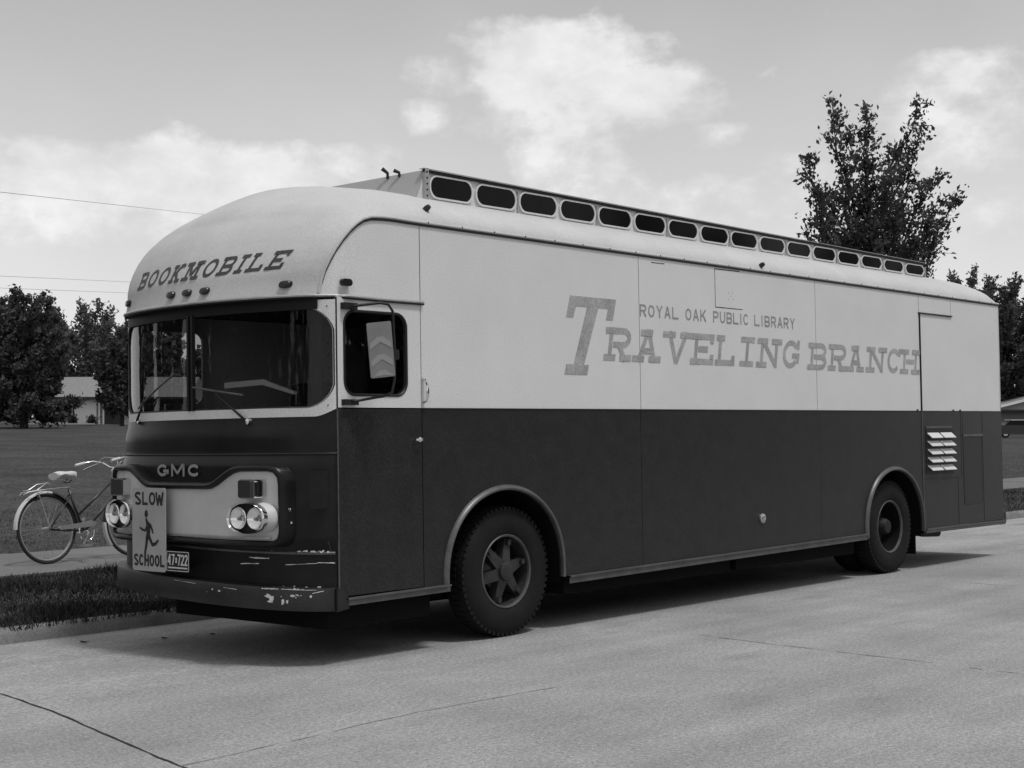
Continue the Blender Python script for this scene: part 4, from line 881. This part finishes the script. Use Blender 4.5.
    cr = MB(); cr.tube([(.44, -.09, .29), (.35, -.095, .155)], .008, 6); cr.tube([(.44, .09, .29), (.53, .095, .425)], .008, 6); cr.lathe([(-.004, .09), (.0, .095), (.004, .09)], (.44, -.05, .29), (0, 1, 0), 24); cr.tube([(.44, -.09, .29), (.44, .09, .29)], .015, 8); cro = cr.build('crank', 'chrome', root)
    for p, s_ in (((.35, -.145, .155), -1), ((.53, .145, .425), 1)): MB().box((p[0] - .045, p[1] - .045, p[2] - .012), (p[0] + .045, p[1] + .045, p[2] + .012)).build('pedal', 'dull', cro)
    MB().tube([(.36, .05, .28), (.25, .13, .055), (.23, .145, .012)], .007, 6).build('kickstand', 'dull', root)
    MB().lathe([(-.03, .025), (.03, .04)], (-.09, 0, .66), (-1, 0, 0), 14).build('rear_reflector', 'lensd', root)
bicycle()
# ================================================================== BACKGROUND
def rnd_unit(rg_, n_):
    v = rg_.normal(size=(n_, 3)); return v / np.linalg.norm(v, axis=1)[:, None]
def leaf_mesh(name, centers, size, m, parent, seed, elong=1.5, dirs=None):
    rg_ = np.random.default_rng(seed); n_ = len(centers); a = rnd_unit(rg_, n_)
    if dirs is not None: a = a * .7 + dirs; a /= np.linalg.norm(a, axis=1)[:, None]
    b = np.cross(a, rnd_unit(rg_, n_)); b /= np.linalg.norm(b, axis=1)[:, None] + 1e-9; s = size * rg_.uniform(.55, 1.3, n_)[:, None]
    fold = np.cross(a, b) * s * .18
    V = np.stack([centers - a * s * elong * .5, centers + b * s * .42 + fold, centers + a * s * elong * .5, centers - b * s * .42 + fold], 1).reshape(-1, 3)
    me = bpy.data.meshes.new(name); me.vertices.add(n_ * 4); me.vertices.foreach_set('co', V.ravel().astype('f')); me.loops.add(n_ * 4); me.loops.foreach_set('vertex_index', np.arange(n_ * 4, dtype='i'))
    me.polygons.add(n_); me.polygons.foreach_set('loop_start', np.arange(0, n_ * 4, 4, dtype='i')); me.update(calc_edges=True); me.validate(); me.materials.append(M[m])
    return link(bpy.data.objects.new(name, me), parent)
RTV = Vector((math.sin(YAW), -math.cos(YAW), 0)); FWV = Vector((math.cos(YAW), math.sin(YAW), 0))
def tree(name, loc, label, height, tips, trunk_r, leaf, nleaf, seed, m='leaf', spread=.5, trunk_h=None, group=None, cat='tree', bare=.35, upward=.6):
    """tips: list of (right, forward, height) branch ends in metres from the trunk base"""
    root = empty(name, loc); tag(root, label, cat, group); rg_ = random.Random(seed); ng = np.random.default_rng(seed)
    tm = MB(); th_ = trunk_h or height * .3; top = Vector((0, 0, height * .75))
    tr = [Vector((rg_.uniform(-.06, .06) * i, rg_.uniform(-.06, .06) * i, height * .78 * i / 6)) for i in range(7)]
    tm.tube(tr, [trunk_r * (1 - .13 * i) for i in range(7)], 10)
    C_, D_ = [], []
    lm = MB()
    for r_, f_, h_ in tips:
        end = Vector((0, 0, h_)) + RTV * r_ + FWV * f_; hz = max(th_ * .7, min(h_ - .25 * height, h_ * .55)); i = min(6, max(1, int(hz / (height * .78) * 6)))
        st = tr[i]; mid = st.lerp(end, .5) + Vector((0, 0, -.04 * height)); P_ = []
        for k in range(9): t = k / 8; P_.append(st * (1 - t) ** 2 + mid * 2 * t * (1 - t) + end * t * t + Vector((rg_.uniform(-1, 1), rg_.uniform(-1, 1), rg_.uniform(-.5, .5))) * .02 * height * (0 if k in (0, 8) else 1))
        lm.tube(P_, [max(.012, trunk_r * .42 * (1 - k / 8.5)) for k in range(9)], 6)
        L_ = (end - st).length; n_ = int(nleaf / len(tips))
        # twigs leave the limb, leaves sit along them
        nt_ = 34
        for q in range(nt_):
            t = bare + (1 - bare) * (q + rg_.random()) / nt_; p = P_[min(7, int(t * 8))].lerp(P_[min(8, int(t * 8) + 1)], t * 8 % 1)
            d = Vector((rg_.gauss(0, 1), rg_.gauss(0, 1), rg_.gauss(0, .7) + upward)).normalized(); d = (d + (end - st).normalized() * .7).normalized()
            ln = spread * (1.15 - .75 * t) * rg_.uniform(.5, 1.15) * height * .16
            e = p + d * ln
            if q % 2 == 0: lm.tube([p, p.lerp(e, .5) + Vector((0, 0, .02 * ln)), e], [.016, .011, .006], 3, False)
            kk = n_ // nt_; tt = ng.uniform(.1, 1.05, kk)[:, None]; jit_ = ng.normal(size=(kk, 3)) * (.09 * ln + leaf * .55)
            C_.append(np.array(p) + (np.array(e) - np.array(p)) * tt + jit_); D_.append(np.repeat(np.array(d)[None, :] * .8, kk, 0))
    tm.build('trunk', 'wood', root); lm.build('limbs', 'wood', root)
    leaf_mesh('crown', np.concatenate(C_), leaf, m, root, seed, 1.6, np.concatenate(D_))
    return root
def place(px, Z, z):   # ground position seen in the photo at column px and depth Z
    p = Vector(cam.location) + FWV * Z + RTV * ((px - 512) / F * Z); return (p.x, p.y, z)
# tall tree behind the rear of the bus (40 m)
T1 = [(-.75, .3, 9.9), (-.55, -.4, 8.9), (.2, .5, 9.8), (1.3, -.3, 9.7), (1.0, .6, 8.7), (1.45, .2, 8.9), (-1.35, .4, 8.5), (-1.3, -.8, 7.3), (-1.45, .5, 6.4), (-1.0, -1.0, 6.0), (-.5, 1.4, 7.7), (.4, -1.3, 7.8), (.1, .2, 8.3),
      (2.0, .3, 7.9), (2.3, -.5, 7.2), (2.1, .8, 6.2), (1.8, -.9, 7.0), (1.3, 1.2, 7.2), (.8, -.6, 6.6), (1.5, .4, 5.0), (-.4, -.5, 6.6), (.2, 1.0, 5.6), (-.9, .7, 5.0), (.6, -1.3, 5.3), (1.2, -.2, 6.2), (0, -1, 4.6), (-.2, .1, 7.4)]
tree('broadleaf_tree', place(865, 40, -.05), 'tall airy tree with upswept branches rising above the rear of the bus roof', 10.1, [(a * 1.03, b, c + .3) for a, b, c in T1], .17, .098, 17500, 3, 'leafd', .58, 2.2, bare=.30)
def blobtips(rx, hz0, hz1, n_, seed):
    rg_ = random.Random(seed); o_ = []
    for i in range(n_):
        h_ = lerp(hz0, hz1, (i + .5) / n_) ; k = (h_ - hz0) / (hz1 - hz0); rad = rx * math.sqrt(max(.06, 1 - (2 * k - .8) ** 2 / 1.5)) * rg_.uniform(.55, 1.05); a = i * 2.399
        o_.append((rad * math.cos(a), rad * math.sin(a), h_))
    return o_
tree('broadleaf_tree', place(24, 100, .75), 'large dark spreading tree left of the white house, foliage almost to the lawn', 10, blobtips(3.8, .8, 9.4, 60, 5), .3, .2, 44000, 5, 'leafd', .62, 2, bare=.3, upward=.1)
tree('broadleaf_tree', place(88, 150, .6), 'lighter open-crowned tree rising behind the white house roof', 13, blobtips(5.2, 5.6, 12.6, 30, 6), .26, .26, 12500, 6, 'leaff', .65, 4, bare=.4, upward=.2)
tree('broadleaf_tree', place(122, 118, .75), 'dark bushy tree in front of the house porch, beside the bus front corner', 8.5, blobtips(2.3, 1.6, 8.0, 30, 7), .2, .22, 19000, 7, 'leafd', .6, 2, bare=.3, upward=.2)
tree('broadleaf_tree', place(-30, 125, .7), 'broad tree cut by the left edge, behind the large dark tree', 11, blobtips(5, 2, 10.5, 26, 17), .3, .28, 14000, 17, 'leafd', .6, 3)
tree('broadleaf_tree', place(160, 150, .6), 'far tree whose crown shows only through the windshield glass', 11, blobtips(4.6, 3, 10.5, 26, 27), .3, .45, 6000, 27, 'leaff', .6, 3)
tree('broadleaf_tree', place(1000, 150, .2), 'dark tree rising behind the low house at the right edge', 15.5, blobtips(5.6, 2, 15.2, 48, 8), .35, .3, 26000, 8, 'leafd', .6, 3, upward=.2)
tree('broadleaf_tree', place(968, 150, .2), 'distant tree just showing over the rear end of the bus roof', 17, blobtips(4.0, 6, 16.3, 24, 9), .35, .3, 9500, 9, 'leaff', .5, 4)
tree('broadleaf_tree', place(1060, 150, .2), 'broad dark tree cut off by the right edge of the picture', 12.5, blobtips(5.5, 2, 12.3, 30, 10), .35, .32, 14000, 10, 'leafd', .55, 3)
# trees along the street ahead of the bus and on the lawn: they show only as reflections in the windshield
for i, (az_, d_, h_) in enumerate(((92, 70, 12), (97, 64, 9), (101, 60, 9), (109, 52, 13), (113, 60, 9), (118, 58, 11), (126, 46, 9), (130, 56, 12), (134, 55, 14), (138, 48, 10), (142, 44, 12), (146, 52, 12), (150, 52, 13), (154, 50, 11), (158, 46, 12), (162, 54, 13), (166, 50, 13), (174, 60, 13))):
    tree('street_tree', (d_ * math.cos(R(az_)), d_ * math.sin(R(az_)), .1), 'street tree beyond the left of the picture, mirrored in the windshield', h_, blobtips(h_ * .36, h_ * .12, h_ * .95, 14, 40 + i), .2, .6, 1800, 40 + i, 'leafd', .6, 2, group='street trees mirrored in the windshield')
for i, (az_, d_, h_) in enumerate(((-24, 52, 11), (-32, 46, 12), (-40, 48, 11), (-47, 42, 12), (-54, 44, 11), (-61, 42, 12), (-68, 46, 12), (-75, 44, 11), (-83, 46, 12))):
    tree('street_tree', (d_ * math.cos(R(az_)), d_ * math.sin(R(az_)), .1), 'tree across the road behind the photographer, mirrored in the side window', h_, blobtips(h_ * .42, h_ * .12, h_ * .95, 14, 80 + i), .2, .7, 1700, 80 + i, 'leafd', .6, 2, group='trees across the road mirrored in the side window')
# houses
def house_left():
    r_ = empty('house', place(82, 140, .86), (0, 0, YAW - R(90))); tag(r_, 'low white house with grey gabled roof seen between the trees at left', 'house')
    # local: x right, y away
    MB().box((-4.4, 0, -.3), (1.35, 9, 2.45)).build('wall', 'housew', r_)
    MB().box((1.35, 2.0, -.3), (9.5, 9, 2.4)).build('porch_wall', 'houseb', r_)
    rf = MB(); rf.add([(-4.9, -.6, 2.45), (10, -.6, 2.45), (10, 9.6, 2.45), (-4.9, 9.6, 2.45), (-4.9, 4.5, 4.6), (10, 4.5, 4.6)], [(0, 1, 5, 4), (3, 4, 5, 2), (0, 4, 3), (1, 2, 5), (0, 3, 2, 1)]); rf.build('roof', 'houser', r_)
    MB().box((-4.95, -.65, 2.38), (10.05, -.6, 2.62)).build('eaves_board', 'shutter', r_)
    wn = MB().box((-2.3, -.06, .75), (-.95, -.0, 2.2)).build('window', 'houseb', r_); MB().box((-2.25, -.09, .8), (-1.0, -.06, 1.4)).build('pane', 'dglass', wn)
    for x in (-.85,): MB().box((x, -.05, .2), (x + .14, -.0, 2.3)).build('drainpipe', 'shutter', r_)
    for x in (1.55, 1.95, 3.9, 5.6): MB().box((x, -.1, -.3), (x + .14, .05, 2.4)).build('porch_post', 'housew', r_)
    MB().box((3.5, 1.9, -.3), (4.3, 2.02, 1.4)).build('door', 'housew', r_)
    return r_
house_left()
for i, (px_2, w2) in enumerate(((73, .45), (92, .45))):
    rg2 = np.random.default_rng(60 + i); c_ = rg2.normal(size=(700, 3)) * (w2 * .38, w2 * .38, .24) + (0, 0, .35)
    p_ = place(px_2, 138, .82); s_ = empty('foundation_shrub', p_); tag(s_, ('small dark shrub under the white house window', 'small dark shrub at the right end of the white wall')[i], 'shrub', 'shrubs against the white house')
    leaf_mesh('foliage', c_, .16, 'leafd', s_, 60 + i)
    MB().tube([(0, 0, -.1), (0, 0, .5)], .03, 6).build('stem', 'wood', s_)
def house_right():
    r_ = empty('house', place(1022, 140, .1), (0, 0, YAW - R(90))); tag(r_, 'low grey house with pale roof edge behind the parked car at right', 'house')
    MB().box((-2.2, 0, -.3), (9, 9, 2.2)).build('wall', 'houseb', r_)
    MB().add([(-3, -.5, 2.2), (-3, 9.5, 2.2), (3.2, 9.5, 3.7), (3.2, -.5, 3.7), (9.4, 9.5, 2.2), (9.4, -.5, 2.2)], [(0, 1, 2, 3), (3, 2, 4, 5), (0, 3, 5), (1, 4, 2), (0, 5, 4, 1)]).build('roof', 'houser', r_)
    MB().plate([[(-3.1, 2.15), (3.2, 3.72), (9.5, 2.15), (9.5, 2.35), (3.2, 3.95), (-3.1, 2.35)]], lambda a, b: (a, -.62, b), (0, .12, 0)).build('gable_board', 'housew', r_)
    MB().box((-3.0, -.55, 2.02), (9.4, -.5, 2.2)).build('eaves_board', 'shutter', r_)
    wn = MB().box((2.5, -.05, .7), (4, .01, 1.8)).build('window', 'housew', r_); MB().box((2.6, -.07, .78), (3.9, -.05, 1.72)).build('pane', 'dglass', wn)
house_right()
def car():
    r_ = empty('parked_car', place(1024, 118, -.02), (0, 0, YAW - R(90))); tag(r_, 'dark parked car with pale roof at the right edge, in front of the low house', 'car')
    b = MB(); S_ = [(-2.3, .45), (-2.35, .75), (-2.2, .95), (-1.5, 1.0), (1.3, 1.0), (2.3, .9), (2.45, .7), (2.4, .4), (2.0, .3), (-2.0, .3)]
    b.plate([S_], lambda a, z: (a, 0, z), (0, 1.8, 0)); b.build('body', 'car', r_)
    g = MB(); g.add([(-1.5, .08, 1.0), (1.2, .08, 1.0), (.6, .25, 1.38), (-.95, .25, 1.38), (-1.5, 1.72, 1.0), (1.2, 1.72, 1.0), (.6, 1.55, 1.38), (-.95, 1.55, 1.38)], [(0, 1, 2, 3), (4, 7, 6, 5), (0, 3, 7, 4), (1, 5, 6, 2)]); g.build('cabin_glass', 'dglass', r_)
    MB().plate([rrect(-1.05, .2, .7, 1.6, .15, 4)], lambda a, y: (a, y, 1.375), (0, 0, .06)).build('car_roof', 'carl', r_)
    for x in (-1.45, 1.5):
        for y in (.02, 1.6):
            wv = MB().lathe([(0, .2), (-.0, .31), (.02, .33), (.18, .33), (.2, .31), (.2, .1)], (x, y, .33), (0, 1, 0), 24).build('wheel', 'tyre', r_); MB().lathe([(-.01, .001), (-.01, .19), (.01, .2)], (x, y, .33), (0, 1, 0), 18).build('hub_cap', 'chrome', wv)
    MB().box((-2.42, .1, .42), (-2.34, 1.7, .55)).build('bumper', 'chrome', r_); MB().box((2.42, .1, .42), (2.5, 1.7, .55)).build('bumper', 'chrome', r_)
car()
tag(MB().add([(place(20, 128, 0)[0], place(20, 128, 0)[1], 1.08)] + [Vector(place(a, b, c)) for a, b, c in ((95, 128, 1.08), (95, 120, 1.02), (20, 120, 1.02))], [(0, 1, 2, 3)]).build('driveway', 'walk'), kind='structure')
# power lines on poles
def cable(name, a, b, sag, label):
    a, b = Vector(a), Vector(b); P_ = [a.lerp(b, t) - Vector((0, 0, sag * 4 * t * (1 - t))) for t in np.linspace(0, 1, 24)]
    tag(MB().tube(P_, .007, 5).build(name, 'wire'), label, 'cable', 'overhead cables')
def ext(p, q, ta, tb): p, q = Vector(p), Vector(q); return p + (q - p) * ta, p + (q - p) * tb
a, b = ext((13.94, 29.0, 7.67), (35.45, 49.86, 11.17), -.35, 1.35); cable('power_line', a, b, .0, 'highest overhead cable crossing the sky at left')
a2, b2 = ext((24.41, 47.38, 7.3), (39.37, 60.61, 8.85), -1.0, 2.2); cable('power_line', a2, b2, .0, 'middle overhead cable, upper one of the close pair above the trees')
a3, b3 = ext((24.42, 47.38, 6.82), (39.37, 60.62, 8.26), -1.0, 2.2); cable('power_line', a3, b3, .0, 'lowest overhead cable, lower one of the close pair above the trees')
# ------------------------------------------------------------------ grass blades on the verge and the near lawn
def blades(name, boxes, n_, hgt, seed, zf):
    rg_ = np.random.default_rng(seed); Vs = []
    for (x0, x1, y0, y1), share in boxes:
        k = int(n_ * share); x = rg_.uniform(x0, x1, k); y = rg_.uniform(y0, y1, k); Vs.append(np.stack([x, y], 1))
    p = np.concatenate(Vs); k = len(p); z = np.array([zf(a_, b_) for a_, b_ in p]); clump = .6 + .8 * np.abs(np.sin(p[:, 0] * 2.3 + np.sin(p[:, 1] * 3.1) * 2) * np.cos(p[:, 1] * 2.9 + p[:, 0]))
    h_ = hgt * rg_.uniform(.5, 1.3, k) * clump; a_ = rg_.uniform(0, 6.28, k); w_ = hgt * .09; lean = rg_.normal(size=(k, 2)) * h_[:, None] * .45
    base = np.concatenate([p, z[:, None] - .01], 1); dx = np.stack([np.cos(a_) * w_, np.sin(a_) * w_, np.zeros(k)], 1); tip = base + np.concatenate([lean, h_[:, None]], 1)
    V = np.stack([base - dx, base + dx, tip], 1).reshape(-1, 3)
    me = bpy.data.meshes.new(name); me.vertices.add(k * 3); me.vertices.foreach_set('co', V.ravel().astype('f')); me.loops.add(k * 3); me.loops.foreach_set('vertex_index', np.arange(k * 3, dtype='i'))
    me.polygons.add(k); me.polygons.foreach_set('loop_start', np.arange(0, k * 3, 3, dtype='i')); me.update(calc_edges=True); me.validate(); me.materials.append(M['blade'])
    o_ = link(bpy.data.objects.new(name, me)); tag(o_, 'rough short grass between kerb and sidewalk and on the lawn', 'grass', kind='stuff'); return o_
def vz(x, y):
    if y < 4.95: return float(np.interp(y, [3.07, 3.6, 4.3, 4.9], [.044, .095, .185, .215]))
    return gz(x, y) if y > 7 else .2
blades('verge_grass', [((-4, 6, 2.99, 4.88), .75), ((6, 30, 3.02, 4.88), .25)], 70000, .07, 1, vz)
blades('lawn_grass', [((-2, 12, 7.0, 14), .35), ((0, 50, 14, 50), .45), ((14, 45, 7.0, 14), .2)], 70000, .045, 2, vz)
# scraps on the ground
rg = random.Random(9)
for i, (x, y, s_, lb) in enumerate(((-.35, 2.55, .045, 'small dark leaf in the gutter, nearest the left edge'), (.15, 2.2, .045, 'curled leaf on the road in front of the bus, left of the other leaf'), (.5, 2.05, .035, 'small leaf on the road closest to the bus front'))):
    a_ = rg.uniform(0, 3); vs_ = [(x + s_ * math.cos(a_ + t) * (1 if k % 2 else .6), y + s_ * math.sin(a_ + t) * .5, roadz(y) + .006 + .012 * (k % 2)) for k, t in enumerate(np.linspace(0, 5.4, 7))]
    tag(MB().add(vs_, [tuple(range(7))]).build('fallen_leaf', 'wood', recalc=False), lb, 'leaf', 'leaves on the road')
for i, (x, y, s_, lb) in enumerate(((1.05, 3.62, .05, 'small white paper scrap in the verge grass, left one'), (1.45, 3.45, .09, 'torn white paper strip in the verge grass near the bumper'))):
    tag(MB().plate([[(-s_, -.02), (-s_ * .3, -.03), (s_, -.012), (s_ * 1.1, .012), (s_ * .2, .03), (-s_ * .9, .018)]], lambda a, b, x=x, y=y: (x + a, y + b, .165 + abs(a) * .2), (0, 0, .003)).build('paper_scrap', 'bikew'), lb, 'litter', 'paper scraps in the grass')
